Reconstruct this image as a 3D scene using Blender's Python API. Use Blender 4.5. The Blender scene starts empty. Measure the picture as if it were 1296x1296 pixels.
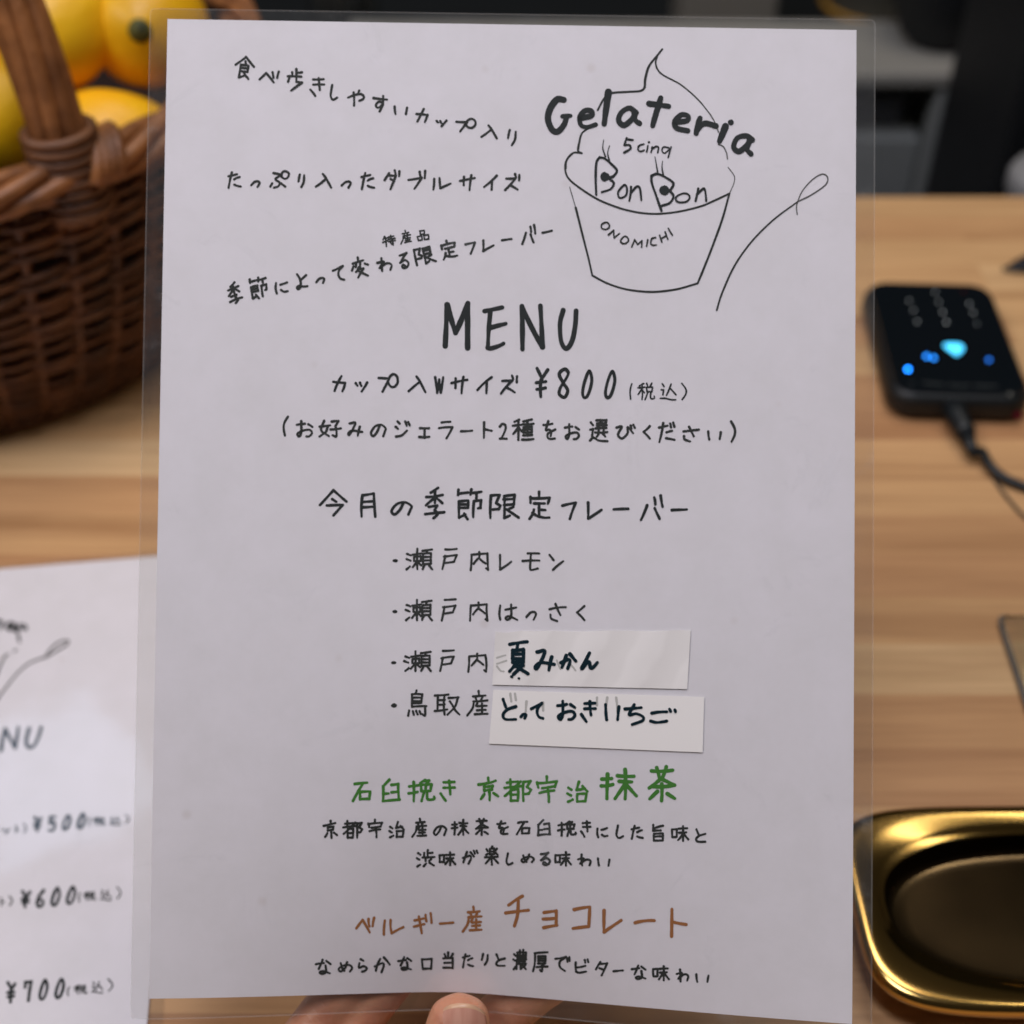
import bpy, bmesh, math, random
import numpy as np
from mathutils import Vector, Matrix
from mathutils import noise as mnoise

S = bpy.context.scene
COL = S.collection
R = math.radians
random.seed(7)

# ------------------------------------------------------------------ camera
FPX, CPX = 1700.0, 648.0                      # focal length and centre, in photo pixels
CAM = np.array([0.0, 0.0, 0.445])             # metres above the counter top
TILT = R(48)
RC = np.array([[1, 0, 0], [0, math.cos(TILT), -math.sin(TILT)], [0, math.sin(TILT), math.cos(TILT)]])
cd = bpy.data.cameras.new('camera'); cam = bpy.data.objects.new('camera', cd); COL.objects.link(cam)
cam.location = CAM; cam.rotation_euler = (TILT, 0, 0)
cd.sensor_width = 36; cd.lens = 36 * FPX / 1296
cd.clip_start = 0.01; cd.clip_end = 50
cd.dof.use_dof = True; cd.dof.focus_distance = 0.389; cd.dof.aperture_fstop = 7.4
S.camera = cam

# ------------------------------------------------------------------ light
W = bpy.data.worlds.new('World'); S.world = W; W.use_nodes = True
bg = W.node_tree.nodes['Background']
bg.inputs[0].default_value = (1.0, 0.9, 0.8, 1); bg.inputs[1].default_value = 0.03

def area(name, loc, target, sx, sy, power, color):
    l = bpy.data.lights.new(name, 'AREA'); l.shape = 'RECTANGLE'; l.size = sx; l.size_y = sy
    l.energy = power; l.color = color
    o = bpy.data.objects.new(name, l); COL.objects.link(o)
    o.location = loc
    o.rotation_euler = (Vector(target) - Vector(loc)).to_track_quat('-Z', 'Y').to_euler()
    return o
area('ceiling_lamp_near', (-0.10, 0.24, 1.55), (0.0, 0.33, 0.1), 0.55, 0.35, 10.3, (0.83, 0.85, 1.0))
area('side_fill', (-1.30, -0.10, 1.90), (0.0, 0.28, 0.12), 0.7, 0.7, 18.5, (1.0, 0.92, 0.91))  # added fill light, brightens the lower part of the held sheet
area('ceiling_lamp_far', (0.30, 1.30, 2.30), (0.05, 0.50, 0.0), 0.8, 0.5, 12.5, (1.0, 0.88, 0.75))
area('strip_lamp', (0.88, 0.52, 1.60), (0.2, 0.30, 0.0), 0.80, 0.07, 2.2, (1.0, 0.93, 0.80))
area('ceiling_panel', (-0.86, 1.55, 1.62), (-0.16, 0.36, 0.0), 0.34, 0.24, 0.85, (0.60, 0.75, 1.0))

S.view_settings.view_transform = 'Standard'; S.view_settings.look = 'None'
S.view_settings.exposure = 0.0; S.view_settings.gamma = 1.0
S.view_settings.use_curve_mapping = False
S.render.engine = 'CYCLES'
S.cycles.max_bounces = 10; S.cycles.transparent_max_bounces = 16
S.cycles.sample_clamp_indirect = 6.0
S.cycles.use_denoising = True

# ------------------------------------------------------------------ object helpers
def link(name, me, mat=None, parent=None):
    o = bpy.data.objects.new(name, me); COL.objects.link(o)
    if mat is not None:
        for m in (mat if isinstance(mat, (list, tuple)) else [mat]): me.materials.append(m)
    if parent is not None:
        o.parent = parent
        o.location = -np.array(parent_world(parent))
    return o
def parent_world(o):
    v = Vector((0, 0, 0))
    while o is not None:
        v += o.location; o = o.parent
    return v
def tag(o, label=None, cat=None, group=None, kind=None):
    if label: o['label'] = label
    if cat: o['category'] = cat
    if group: o['group'] = group
    if kind: o['kind'] = kind
    return o
def thing(name, loc, label, cat, group=None):
    o = bpy.data.objects.new(name, None); COL.objects.link(o); o.location = loc
    o.empty_display_size = 0.02
    return tag(o, label, cat, group)
def mesh(verts, faces, smooth=False, name='m', mats=None):
    me = bpy.data.meshes.new(name); me.from_pydata([tuple(map(float, v)) for v in verts], [], faces)
    if smooth: me.polygons.foreach_set('use_smooth', [True] * len(me.polygons))
    if mats: me.polygons.foreach_set('material_index', mats)
    me.update(); return me
def bm_mesh(bm, smooth=False):
    me = bpy.data.meshes.new('m'); bmesh.ops.recalc_face_normals(bm, faces=bm.faces)
    bm.to_mesh(me); bm.free()
    if smooth: me.polygons.foreach_set('use_smooth', [True] * len(me.polygons))
    return me
def box(bm, x0, x1, y0, y1, z0, z1, bev=0.0, seg=2):
    r = bmesh.ops.create_cube(bm, size=1.0)
    vs = r['verts']
    for v in vs:
        v.co = Vector((x0 + (v.co.x + .5) * (x1 - x0), y0 + (v.co.y + .5) * (y1 - y0), z0 + (v.co.z + .5) * (z1 - z0)))
    if bev > 0:
        es = list({e for v in vs for e in v.link_edges})
        bmesh.ops.bevel(bm, geom=es, offset=bev, segments=seg, profile=0.5, affect='EDGES')
def box_mesh(*a, **k):
    bm = bmesh.new(); box(bm, *a, **k); return bm_mesh(bm)
def tube(V, F, pts, rad, n=8, closed=False, cap=True):
    """sweep a round section along pts; rad a number or a list"""
    P = [np.array(p, float) for p in pts]; m = len(P)
    b = len(V); up = np.array([0, 0, 1.0]); prevn = None
    for i in range(m):
        a = P[(i - 1) % m] if (closed or i > 0) else P[0]
        c = P[(i + 1) % m] if (closed or i < m - 1) else P[-1]
        t = c - a; t /= (np.linalg.norm(t) + 1e-12)
        if prevn is None:
            ref = up if abs(t[2]) < .9 else np.array([1.0, 0, 0])
            nn = ref - t * ref.dot(t)
        else:
            nn = prevn - t * prevn.dot(t)
        nn /= (np.linalg.norm(nn) + 1e-12); prevn = nn
        bb = np.cross(t, nn)
        r = rad[i] if hasattr(rad, '__len__') else rad
        for k in range(n):
            w = 2 * math.pi * k / n
            V.append(P[i] + r * (math.cos(w) * nn + math.sin(w) * bb))
    for i in range(m if closed else m - 1):
        j = (i + 1) % m
        for k in range(n):
            F.append((b + i * n + k, b + i * n + (k + 1) % n, b + j * n + (k + 1) % n, b + j * n + k))
    if cap and not closed:
        F.append(tuple(b + k for k in range(n))[::-1]); F.append(tuple(b + (m - 1) * n + k for k in range(n)))
def lathe(prof, n=48, center=(0, 0, 0)):
    V, F = [], []
    for (r, z) in prof:
        for k in range(n):
            w = 2 * math.pi * k / n
            V.append((center[0] + r * math.cos(w), center[1] + r * math.sin(w), center[2] + z))
    for i in range(len(prof) - 1):
        for k in range(n):
            F.append((i * n + k, i * n + (k + 1) % n, (i + 1) * n + (k + 1) % n, (i + 1) * n + k))
    return V, F
def catmull(P, sub=8, closed=False):
    P = [np.array(p, float) for p in P]; n = len(P)
    if n < 3: return P
    out = []
    rng = range(n if closed else n - 1)
    for i in rng:
        if closed: p0, p1, p2, p3 = P[i - 1], P[i], P[(i + 1) % n], P[(i + 2) % n]
        else:
            p1, p2 = P[i], P[i + 1]
            p0 = P[i - 1] if i > 0 else 2 * p1 - p2
            p3 = P[i + 2] if i + 2 < n else 2 * p2 - p1
        for k in range(sub):
            t = k / sub
            out.append(.5 * ((2 * p1) + (-p0 + p2) * t + (2 * p0 - 5 * p1 + 4 * p2 - p3) * t * t + (-p0 + 3 * p1 - 3 * p2 + p3) * t ** 3))
    if not closed: out.append(P[-1])
    return out

# ------------------------------------------------------------------ pixel <-> world
def ray(u, v): return RC @ np.array([(u - CPX) / FPX, -(v - CPX) / FPX, -1.0])
def on_plane(u, v, z=0.0):
    d = ray(u, v); return CAM + d * ((z - CAM[2]) / d[2])
def at_depth(u, v, depth): return CAM + ray(u, v) * depth
def at_y(u, v, y):
    d = ray(u, v); return CAM + d * (y / d[1])

# ------------------------------------------------------------------ material helpers
def mat(name, base=(.5, .5, .5), rough=.5, metal=0.0, **kw):
    m = bpy.data.materials.new(name); m.use_nodes = True
    b = m.node_tree.nodes['Principled BSDF']
    b.inputs['Base Color'].default_value = (*base, 1); b.inputs['Roughness'].default_value = rough
    b.inputs['Metallic'].default_value = metal
    for k, v in kw.items():
        b.inputs[k.replace('_', ' ')].default_value = v
    return m
def nodes(m):
    nt = m.node_tree
    return nt, nt.nodes['Principled BSDF'], lambda t, **k: _nn(nt, t, k), lambda a, b: nt.links.new(a, b)
def _nn(nt, t, k):
    n = nt.nodes.new(t)
    for a, v in k.items():
        if a in n.inputs.keys(): n.inputs[a].default_value = v
        else: setattr(n, a, v)
    return n
def ramp(n, stops):
    cr = n.color_ramp
    while len(cr.elements) > 1: cr.elements.remove(cr.elements[-1])
    cr.elements[0].position = stops[0][0]; cr.elements[0].color = (*stops[0][1], 1)
    for p, c in stops[1:]:
        e = cr.elements.new(p); e.color = (*c, 1)
def noisy(m, c1, c2, scale=20, detail=6, stretch=(1, 1, 1), bump=0.0, lo=.35, hi=.65, bscale=None, dist=.002, rough=None):
    nt, b, N, L = nodes(m)
    tc = N('ShaderNodeTexCoord'); mp = N('ShaderNodeMapping'); mp.inputs['Scale'].default_value = stretch
    L(tc.outputs['Object'], mp.inputs[0])
    nz = N('ShaderNodeTexNoise', Scale=scale, Detail=detail); L(mp.outputs[0], nz.inputs['Vector'])
    cr = N('ShaderNodeValToRGB'); ramp(cr, [(lo, c1), (hi, c2)])
    L(nz.outputs[0], cr.inputs[0]); L(cr.outputs[0], b.inputs['Base Color'])
    if bump:
        n2 = N('ShaderNodeTexNoise', Scale=bscale or scale * 3, Detail=4); L(mp.outputs[0], n2.inputs['Vector'])
        bp = N('ShaderNodeBump', Strength=bump, Distance=dist); L(n2.outputs[0], bp.inputs['Height']); L(bp.outputs[0], b.inputs['Normal'])
    return m

# ---- wood counter: long glued staves running along X
def wood_mat():
    m = mat('beech_staves', (.5, .3, .15), .42)
    nt, b, N, L = nodes(m)
    tc = N('ShaderNodeTexCoord')
    br = N('ShaderNodeTexBrick', offset=.37, offset_frequency=2, squash=1.0)
    br.inputs['Color1'].default_value = (0, 0, 0, 1); br.inputs['Color2'].default_value = (1, 1, 1, 1)
    br.inputs['Mortar'].default_value = (.5, .5, .5, 1)
    br.inputs['Scale'].default_value = 1.0; br.inputs['Mortar Size'].default_value = 0.0
    br.inputs['Brick Width'].default_value = .46; br.inputs['Row Height'].default_value = .029
    wob = N('ShaderNodeTexNoise', Scale=3.0, Detail=2)
    L(tc.outputs['Object'], wob.inputs['Vector'])
    L(tc.outputs['Object'], br.inputs['Vector'])
    mp = N('ShaderNodeMapping'); mp.inputs['Scale'].default_value = (2.2, 34, 20); L(tc.outputs['Object'], mp.inputs[0])
    # shift the grain stave by stave so that it breaks at the joints
    sh = N('ShaderNodeVectorMath', operation='MULTIPLY_ADD'); sh.inputs[1].default_value = (3.1, 7.7, 5.3)
    L(br.outputs['Color'], sh.inputs[0]); L(mp.outputs[0], sh.inputs[2])
    g1 = N('ShaderNodeTexNoise', Scale=1.0, Detail=8, Roughness=.6, Distortion=.5); L(sh.outputs[0], g1.inputs['Vector'])
    mp2 = N('ShaderNodeMapping'); mp2.inputs['Scale'].default_value = (14, 420, 60); L(tc.outputs['Object'], mp2.inputs[0])
    g2 = N('ShaderNodeTexNoise', Scale=1.0, Detail=4); L(mp2.outputs[0], g2.inputs['Vector'])
    c1 = N('ShaderNodeValToRGB'); ramp(c1, [(0, (.54, .295, .140)), (.35, (.63, .370, .175)), (.7, (.68, .425, .205)), (1, (.74, .505, .270))])
    L(br.outputs['Color'], c1.inputs[0])
    c2 = N('ShaderNodeValToRGB'); ramp(c2, [(.30, (.60, .50, .44)), (.50, (.95, .92, .89)), (.68, (1.12, 1.12, 1.1))])
    L(g1.outputs[0], c2.inputs[0])
    mx = N('ShaderNodeMix', data_type='RGBA', blend_type='MULTIPLY'); mx.inputs[0].default_value = .85
    L(c1.outputs[0], mx.inputs[6]); L(c2.outputs[0], mx.inputs[7])
    c3 = N('ShaderNodeValToRGB'); ramp(c3, [(.36, (.80, .76, .72)), (.55, (1, 1, 1))]); L(g2.outputs[0], c3.inputs[0])
    mx2 = N('ShaderNodeMix', data_type='RGBA', blend_type='MULTIPLY'); mx2.inputs[0].default_value = .6
    L(mx.outputs[2], mx2.inputs[6]); L(c3.outputs[0], mx2.inputs[7])
    L(mx2.outputs[2], b.inputs['Base Color'])
    bp = N('ShaderNodeBump', Strength=.15, Distance=.0005); L(g2.outputs[0], bp.inputs['Height']); L(bp.outputs[0], b.inputs['Normal'])
    b.inputs['Roughness'].default_value = .38
    b.inputs['Specular IOR Level'].default_value = .4
    return m
M = {}
M['wood'] = wood_mat()

def paper_mat():
    m = mat('menu_paper', (.80, .785, .80), .75)
    nt, b, N, L = nodes(m)
    tc = N('ShaderNodeTexCoord'); nz = N('ShaderNodeTexNoise', Scale=60, Detail=8, Roughness=.7); L(tc.outputs['Object'], nz.inputs[0])
    cr = N('ShaderNodeValToRGB'); ramp(cr, [(.3, (.775, .745, .775)), (.7, (.83, .795, .84))]); L(nz.outputs[0], cr.inputs[0])
    # a few specks and stains in the paper itself
    sp = N('ShaderNodeTexVoronoi', Scale=36); L(tc.outputs['Object'], sp.inputs[0])
    c2 = N('ShaderNodeValToRGB'); ramp(c2, [(.02, (.84, .80, .76)), (.07, (1, 1, 1))]); L(sp.outputs['Distance'], c2.inputs[0])
    mx = N('ShaderNodeMix', data_type='RGBA', blend_type='MULTIPLY'); mx.inputs[0].default_value = .5
    L(cr.outputs[0], mx.inputs[6]); L(c2.outputs[0], mx.inputs[7]); L(mx.outputs[2], b.inputs['Base Color'])
    return m
M['paper'] = paper_mat()
M['ink'] = mat('black_ink', (.018, .022, .022), .55)
M['ink_thin'] = mat('thin_black_ink', (.030, .033, .030), .6)
M['ink_faint'] = mat('grey_ink', (.085, .083, .078), .6)
M['ink_blue'] = mat('blue_black_ink', (.006, .020, .028), .5)
M['ink_green'] = mat('green_ink', (.055, .225, .028), .6)
M['ink_brown'] = mat('brown_ink', (.36, .145, .048), .6)
M['ghost'] = mat('ghost_ink', (.47, .46, .43), .8)

for _k in ('ink', 'ink_thin', 'ink_faint', 'ink_blue', 'ink_green', 'ink_brown'):
    M[_k].node_tree.nodes['Principled BSDF'].inputs['Specular IOR Level'].default_value = .12
def film_mat():
    m = bpy.data.materials.new('laminate_film'); m.use_nodes = True
    nt = m.node_tree; nt.nodes.clear()
    N = lambda t, **k: _nn(nt, t, k); L = lambda a, b: nt.links.new(a, b)
    out = N('ShaderNodeOutputMaterial')
    tr = N('ShaderNodeBsdfTransparent'); tr.inputs[0].default_value = (.965, .965, .955, 1)
    df = N('ShaderNodeBsdfDiffuse'); df.inputs[0].default_value = (.75, .78, .80, 1)
    gl = N('ShaderNodeBsdfGlossy'); gl.inputs['Roughness'].default_value = .07
    tc = N('ShaderNodeTexCoord')
    sm = N('ShaderNodeTexNoise', Scale=28, Detail=9, Roughness=.7, Distortion=1.2); L(tc.outputs['Object'], sm.inputs[0])
    cr = N('ShaderNodeValToRGB'); ramp(cr, [(.42, (.014,) * 3), (.60, (.022,) * 3), (.74, (.085,) * 3)]); L(sm.outputs[0], cr.inputs[0])
    m1 = N('ShaderNodeMixShader'); L(cr.outputs[0], m1.inputs[0]); L(tr.outputs[0], m1.inputs[1]); L(df.outputs[0], m1.inputs[2])
    lw = N('ShaderNodeLayerWeight', Blend=.5)
    pw = N('ShaderNodeMath', operation='POWER'); pw.inputs[1].default_value = 5.0; L(lw.outputs['Facing'], pw.inputs[0])
    fr = N('ShaderNodeMath', operation='MULTIPLY_ADD'); fr.inputs[1].default_value = .9; fr.inputs[2].default_value = .04; L(pw.outputs[0], fr.inputs[0])
    wv = N('ShaderNodeTexNoise', Scale=9, Detail=2); L(tc.outputs['Object'], wv.inputs[0])
    bp = N('ShaderNodeBump', Strength=.35, Distance=.004); L(wv.outputs[0], bp.inputs['Height'])
    L(bp.outputs[0], gl.inputs['Normal'])
    m2 = N('ShaderNodeMixShader'); L(fr.outputs[0], m2.inputs[0]); L(m1.outputs[0], m2.inputs[1]); L(gl.outputs[0], m2.inputs[2])
    L(m2.outputs[0], out.inputs[0])
    return m
M['film'] = film_mat()
def edge_mat():
    m = bpy.data.materials.new('sealed_edge_glint'); m.use_nodes = True
    nt = m.node_tree; nt.nodes.clear()
    N = lambda t, **k: _nn(nt, t, k); L = lambda a, b: nt.links.new(a, b)
    out = N('ShaderNodeOutputMaterial')
    tr = N('ShaderNodeBsdfTransparent'); df = N('ShaderNodeBsdfDiffuse'); df.inputs[0].default_value = (.8, .8, .78, 1)
    mx = N('ShaderNodeMixShader'); mx.inputs[0].default_value = .05  # pale diffuse share paints the highlight along the film edge
    L(tr.outputs[0], mx.inputs[1]); L(df.outputs[0], mx.inputs[2]); L(mx.outputs[0], out.inputs[0])
    return m
M['edge'] = edge_mat()

# ------------------------------------------------------------------ the setting
tag(link('counter', box_mesh(-1.1, 1.1, -0.02, 0.812, -0.04, 0.0, bev=.003), M['wood']), kind='structure')
M['wall'] = noisy(mat('dark_wall', rough=.8), (.012, .016, .018), (.025, .03, .03), scale=3)
tag(link('back_wall', box_mesh(-3, 3, 2.6, 2.7, -1.0, 1.6), M['wall']), kind='structure')
M['floor'] = noisy(mat('dark_floor', rough=.5), (.02, .022, .022), (.035, .037, .036), scale=6)
tag(link('floor', box_mesh(-3, 3, -.8, 2.6, -1.05, -1.0), M['floor']), kind='structure')

# ------------------------------------------------------------------ handwriting: strokes on a 0-99 grid
GLYPHS = '''
食 5000-0042 5000-9942 5020-5533 3038-7038-6868 3038-2898 3053-6953 3068-6868 2898-5586 4870-6085-7899
べ 0072-3415-7299 6510-7060 9802-9058
歩 6000-6060 6018-9915 2815-2832 0033-9635 0842-0058 7060-9962-2099
き 2010-9508 2236-9935 6000-6866 0064-3599
し ~2500-0555-0580-3098-6595-9985
や ~0045-4028-8022-9938-9355-7066 3512-3899 7000-6324
す 0012-9922 ~7000-6850-6070-4499 ~6440-4035-2050-2068-4072-6255
い ~0000-0360-0899 9915-9099
カ 0038-9845-7599 6500-0896
ッ 0008-1535 3805-5040 9900-5099
プ 0022-5525-2099 ~5045-5520-7500-9512-9945-8568-6570-5045
入 ~4500-6530-9999 6535-0092
り ~2500-0355 ~9908-9060-5099
た 0025-6612 ~2900-1550-0499 ~5045-7035-9230 ~5078-7085-9990
っ ~0065-4010-8000-9930-7599
ぷ ~2012-5522-3048-5268-4590-2299 1072-0092 5872-8090 ~6030-6508-8000-9912-9535-7845-6335-6030
ダ 3015-0052 2825-7525-3899 3845-6258 6800-7522 9803-9630
ブ 0050-8037-3699 6804-7332 9900-9640
ル 0503-0099 3500-4090-9948
サ 0040-9920 2612-2470 7400-6299
イ 9900-0080 6533-6299
ズ 0828-7325-0099 4068-8894 7000-7720 9904-9838
季 6600-2816 0330-8823 4810-4850 4633-0058 5030-8850 1862-6258-4873 ~4873-6585-4299 0086-9980
節 0502-0320 0514-4510 5800-5418 5412-9908 7810-7830 0640-4537-4462 0640-0695 0650-4450 0662-4462 0695-3285 2880-4299 6840-9837-9562-8564 6840-6593
に ~0308-0055-1099 4020-9500 ~4570-7085-9980
よ ~0002-2530-3560-3088-1099-0088-2078-6082-9980 3242-8508
て 0035-8800 ~8800-5530-4862-6590-9999
変 3500-3815 0532-7015 2830-2548 5024-5048 1045-0065 8030-9935 4548-2572 4058-7055-3899 3865-9988
わ 3000-3599 ~0038-4530-1580-5545-8542-9960-9092
る 0512-8500-0560 ~0560-6045-9965-8590-5099-2590-3575-6085
限 0203-0099 0203-3300-2035-3545-3060-0862 4805-8500-8342 4805-4899-6888 4820-8417 4844-8340 8252-6064 5560-9996
定 4600-4620 0318-0340 0322-9920-9042 2242-7442 4742-4788 4766-7867 ~2265-1582-0099 ~1578-4088-7094-9994
フ 0020-9903-5599
レ 0500-0599-9945
ー 0099-9900
― 0000-9999
バ 2840-0099 6350-8592 6308-6836 9000-9945
特 2000-0530 1025-4020 2505-2299 0060-4048 5015-9510 7000-7035 4535-9932 4555-9952 8040-8095-7088 5865-6878
産 5500-5715 2822-8818 4025-4535 7522-6835 3042-9838 ~3242-2570-0099 5048-4260 4862-9460 7250-7292 4877-9075 3894-9992
品 2800-6800-6538-3038-2800 0055-4052-3897-0599-0055 5852-9950-9895-6097-5852
税 3500-0815 0030-4225 2512-2599 2535-0268 2835-4255 5500-6015 8500-7518 5225-8822-8550-5550-5225 6252-4599 ~7852-7890-9992-9978
込 1000-2218 0538-2038-1570 ~0090-3090-6598-9999 6800-6020-3872 6028-9970
種 3002-0812 0030-4225 2510-2599 2538-0270 2840-4258 9000-5010 4525-9922 5038-9035-9062-5063-5038 5050-9049 7008-7080 5078-9276 4597-9994
お 0022-5015 ~2800-2870-1598-0580-4060-8055-9575-8095-6098 7018-9535
好 ~2205-0860-4595 ~4035-3070-0098 0040-5032 5808-9005-7535 ~7535-8070-7898-6290 5055-9948
み ~1005-5003-1090-0080-3060-9970 8530-7099
の ~5510-4060-1598-0070-2515-6500-9530-9060-8099
ジ 1500-3015 0535-2048 ~0898-4590-8060 6800-7828 8805-9825
ェ 0500-9500 5000-5098 0098-9996
ラ 1505-8000 0038-9932-5599
ト 1000-0899 1045-9955
2 ~0020-3502-8010-8040-3090-0098 0098-9999
を 0022-7515 ~4000-2050-4548-6560-6085 ~9945-4068-3590-5599-9597
選 0512-1825 0245-1842-1278 ~0095-2082-5095-9998 3502-5800-5514-3816-3826-6024 6802-9300-9014-7016-7026-9524 3540-9538 5030-5058 7830-7858 3060-9858 5065-4078 7565-8878
び ~0020-2815-0870-3098-6060-6015-9060 7505-8028 9000-9822
く 9900-0045-9999
だ 0028-5518 ~2502-1550-0099 4550-8042 4582-9990 7005-7525 9000-9822
さ 0030-9918 3800-6865 ~0562-1085-4599
( ~9900-2030-0060-3099
) ~1000-9935-9965-2099
¥ 0500-5038 9906-3842 3840-3899 0050-8246 0473-7868
8 ~9512-6000-0818-5050-9075-6099-1088-2065-8030-9512
0 ~7000-2535-0080-2099-6085-9535-7000
5 2500-1545 2502-9500 ~1545-7035-9065-6095-0095
6 ~9000-3035-0075-2099-7090-8065-4055-0572
7 0030-0505-9500 ~9500-7040-5099
W 0000-2599-5015-7099-9900
今 5000-0058 5000-9945 4535-6045 2560-8558-5099
月 0808-0299 0808-8500-9598 1035-8832 0858-9055
瀬 0425-1832 0050-1558 0299-1585 2528-5822 4200-4299 3038-5535-5558-3058-3038 4262-2488 4462-5880 6210-9803 8008-7620 6425-9422-9472-6474-6425 6440-9440 6456-9456 7274-6299 8474-9999
戸 2003-9900 1038-9930-8062-1868 2035-0099
内 0515-0099 0515-9508-9998-8890 5000-5030-1865 5235-8560
モ 2800-9500 0045-9842 5002-4580 ~4580-5099-9090
ン 0000-3035 2599-9942
は ~0508-0060-0599 3535-9520 ~6500-6575-4597-3585-5575-9998
夏 0508-9500 4508-4025 2026-7524-7562-2064-2026 2038-7538 2050-7550 4066-0590 3575-7572-2599 3575-9998
か ~0060-5038-6055-4599 3510-0690 6000-9948
ん ~5000-2550-0099-3560-5060-5590-7092-9960
鳥 4500-4012 2015-7515-7048-2050-2015 2028-7028 2040-7040 2050-2062 2062-9560 ~9062-9095-7590 0575-0095 2578-3092 4278-5092 5878-6690
取 0008-5503 1205-1078 4004-4099 1228-4027 1250-4048 0080-5072 5518-9515 ~9215-8060-5099 6035-8075-9999
と 1000-3040 ~9935-4050-1075-2598-9999
ち 0022-8015 ~4500-2050-5545-8860-8580-3599
ご 0530-6520 ~0088-2598-6588 7500-8018 9605-9920
石 1010-8003 5508-0099 3853-9550-9088-3890 3853-3890
臼 4000-0530 0430-0399 5025-8820-9290 0565-3564 5258-9056 0399-9992
挽 0228-3822 2008-2099 0062-3655 6500-4515 6004-8002-6620 4822-9020-8550-5052-4822 6822-6650 6452-5299 ~7252-7285-8292-9988-9978
京 5000-5216 0030-8813 2840-7235-6852-3058-2840 5458-5699 2872-1094 7568-9982
都 2000-2035 0815-5010 0038-6530 6008-0075 2248-5046-4898-2299-2248 2272-4870 7012-7099 7012-9708-8335-9848-9065-7268
宇 5000-5018 0222-0842 0526-9818-8840 2545-8038 1265-8455 ~5242-5878-5899
治 0530-2040 0058-1868 0599-2888 5800-4640-8832 7522-9948 5060-9558-9095-5097-5060
抹 0232-3030 1815-1698 0055-3350 4520-9222 6800-6899 5040-8642 6650-3898 7050-9988
茶 0812-9010 2802-3830 6600-5230 4535-0062 4535-9954 1558-9255 4950-4899 3272-0294 7078-9992
旨 1005-1040-7038 8808-1525 1858-8855-8898-1899-1858 1878-8876
味 0022-3020-2872-0274-0022 4018-9215 6800-6899 4545-8842 6648-3692 7048-9990
渋 0418-1828 0050-1458 0299-1888 6000-6042 6018-8815 4018-4042 3045-9942 4858-4870 8255-7068 3899-5282 7078-9595
楽 5500-5010 3812-6810-6840-3842-3812 3826-6826 1515-2225 1045-2538 8812-8022 8035-9445 0558-9555 5242-5299 4858-1090 5858-9588
め ~1510-2560-4090 ~6000-4560-1598-0070-3535-7530-9560-8099
口 0008-9502-8898 0008-0899 0899-8896
当 5000-5035 1810-2830 8508-7028 1038-8535-8599 1865-8563 1095-8596
濃 0422-1630 0050-1456 0299-1686 3015-9515-9540-3040-3015 5002-5040 7500-7540 3028-9528 3050-9848 3050-2599 4262-9060 3874-9872 5574-5599-6892 6474-9899 9080-8088
厚 1005-9900 ~1505-1260-0099 3520-8520-8545-3545-3520 3532-8532 3558-8256-5870 ~5870-6285-5899-4892 2578-9975
で 0020-7210 ~7210-3040-3275-6599 7815-8238 9510-9735
ビ 0520-0890 ~0890-3099-8090 0858-7545 6805-7225 9000-9520
タ 4000-0055 3812-9908-5099 3045-6858
な 0030-5522 4500-1865 7008-9930 ~6540-6885-4099-2588-5080-9595
ら 3000-6012 ~1530-1068-6055-9970-8090-4599
が ~0055-4538-5555-3899 3010-0590 5212-7545 7500-8222 9200-9918
ギ 0335-5525 0068-6055 2815-4599 6508-7040 9300-9848
チ 7200-1230 0055-9946 ~5512-5260-3899
ョ 0812-9502-9388 0050-9045 0599-9985
コ 0815-9803-9290 0099-9290
・ ~2050-5035-8050-5065-2055-5052-7050
1 5000-5099
3 ~0010-5000-8525-3548-9075-5099-0090
4 6000-0070-9970 6000-6099
9 ~9060-4055-0030-4500-9018-8560-5099
'''
G = {}
for _l in GLYPHS.strip().split('\n'):
    _k, _r = _l.split(' ', 1)
    G[_k] = [(t.startswith('~'), [(int(p[:2]), int(p[2:])) for p in t.lstrip('~').split('-')]) for t in _r.split()]

# ------------------------------------------------------------------ pen strokes as flat ribbons lying on a sheet
class Sheet:
    """a sheet of paper: s across 0..1, t down 0..1, off = height above its face"""
    def __init__(self, TL, TR, BR, BL, n, dish=None):
        self.c = [np.array(p, float) for p in (TL, TR, BR, BL)]; self.n = np.array(n, float); self.dish = dish
    def p(self, s, t, off=0.0):
        s = np.asarray(s, float); t = np.asarray(t, float)
        TL, TR, BR, BL = self.c
        a = (1 - s)[..., None] * TL + s[..., None] * TR
        b = (1 - s)[..., None] * BL + s[..., None] * BR
        q = (1 - t)[..., None] * a + t[..., None] * b
        h = np.asarray(off, float) + (self.dish(s, t) if self.dish else 0 * s)
        return q + h[..., None] * self.n
    def pix(self, q):
        c = (q - CAM) @ RC
        return np.stack([CPX + FPX * c[..., 0] / -c[..., 2], CPX - FPX * c[..., 1] / -c[..., 2]], -1)
    def inv(self, uv):
        uv = np.asarray(uv, float); s = np.full(len(uv), .5); t = np.full(len(uv), .5); e = 1e-4
        for _ in range(12):
            f0 = self.pix(self.p(s, t)); fs = (self.pix(self.p(s + e, t)) - f0) / e; ft = (self.pix(self.p(s, t + e)) - f0) / e
            d = uv - f0
            det = fs[:, 0] * ft[:, 1] - fs[:, 1] * ft[:, 0]
            s = s + np.clip((d[:, 0] * ft[:, 1] - d[:, 1] * ft[:, 0]) / det, -.3, .3)
            t = t + np.clip((fs[:, 0] * d[:, 1] - fs[:, 1] * d[:, 0]) / det, -.3, .3)
        return s, t

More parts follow.
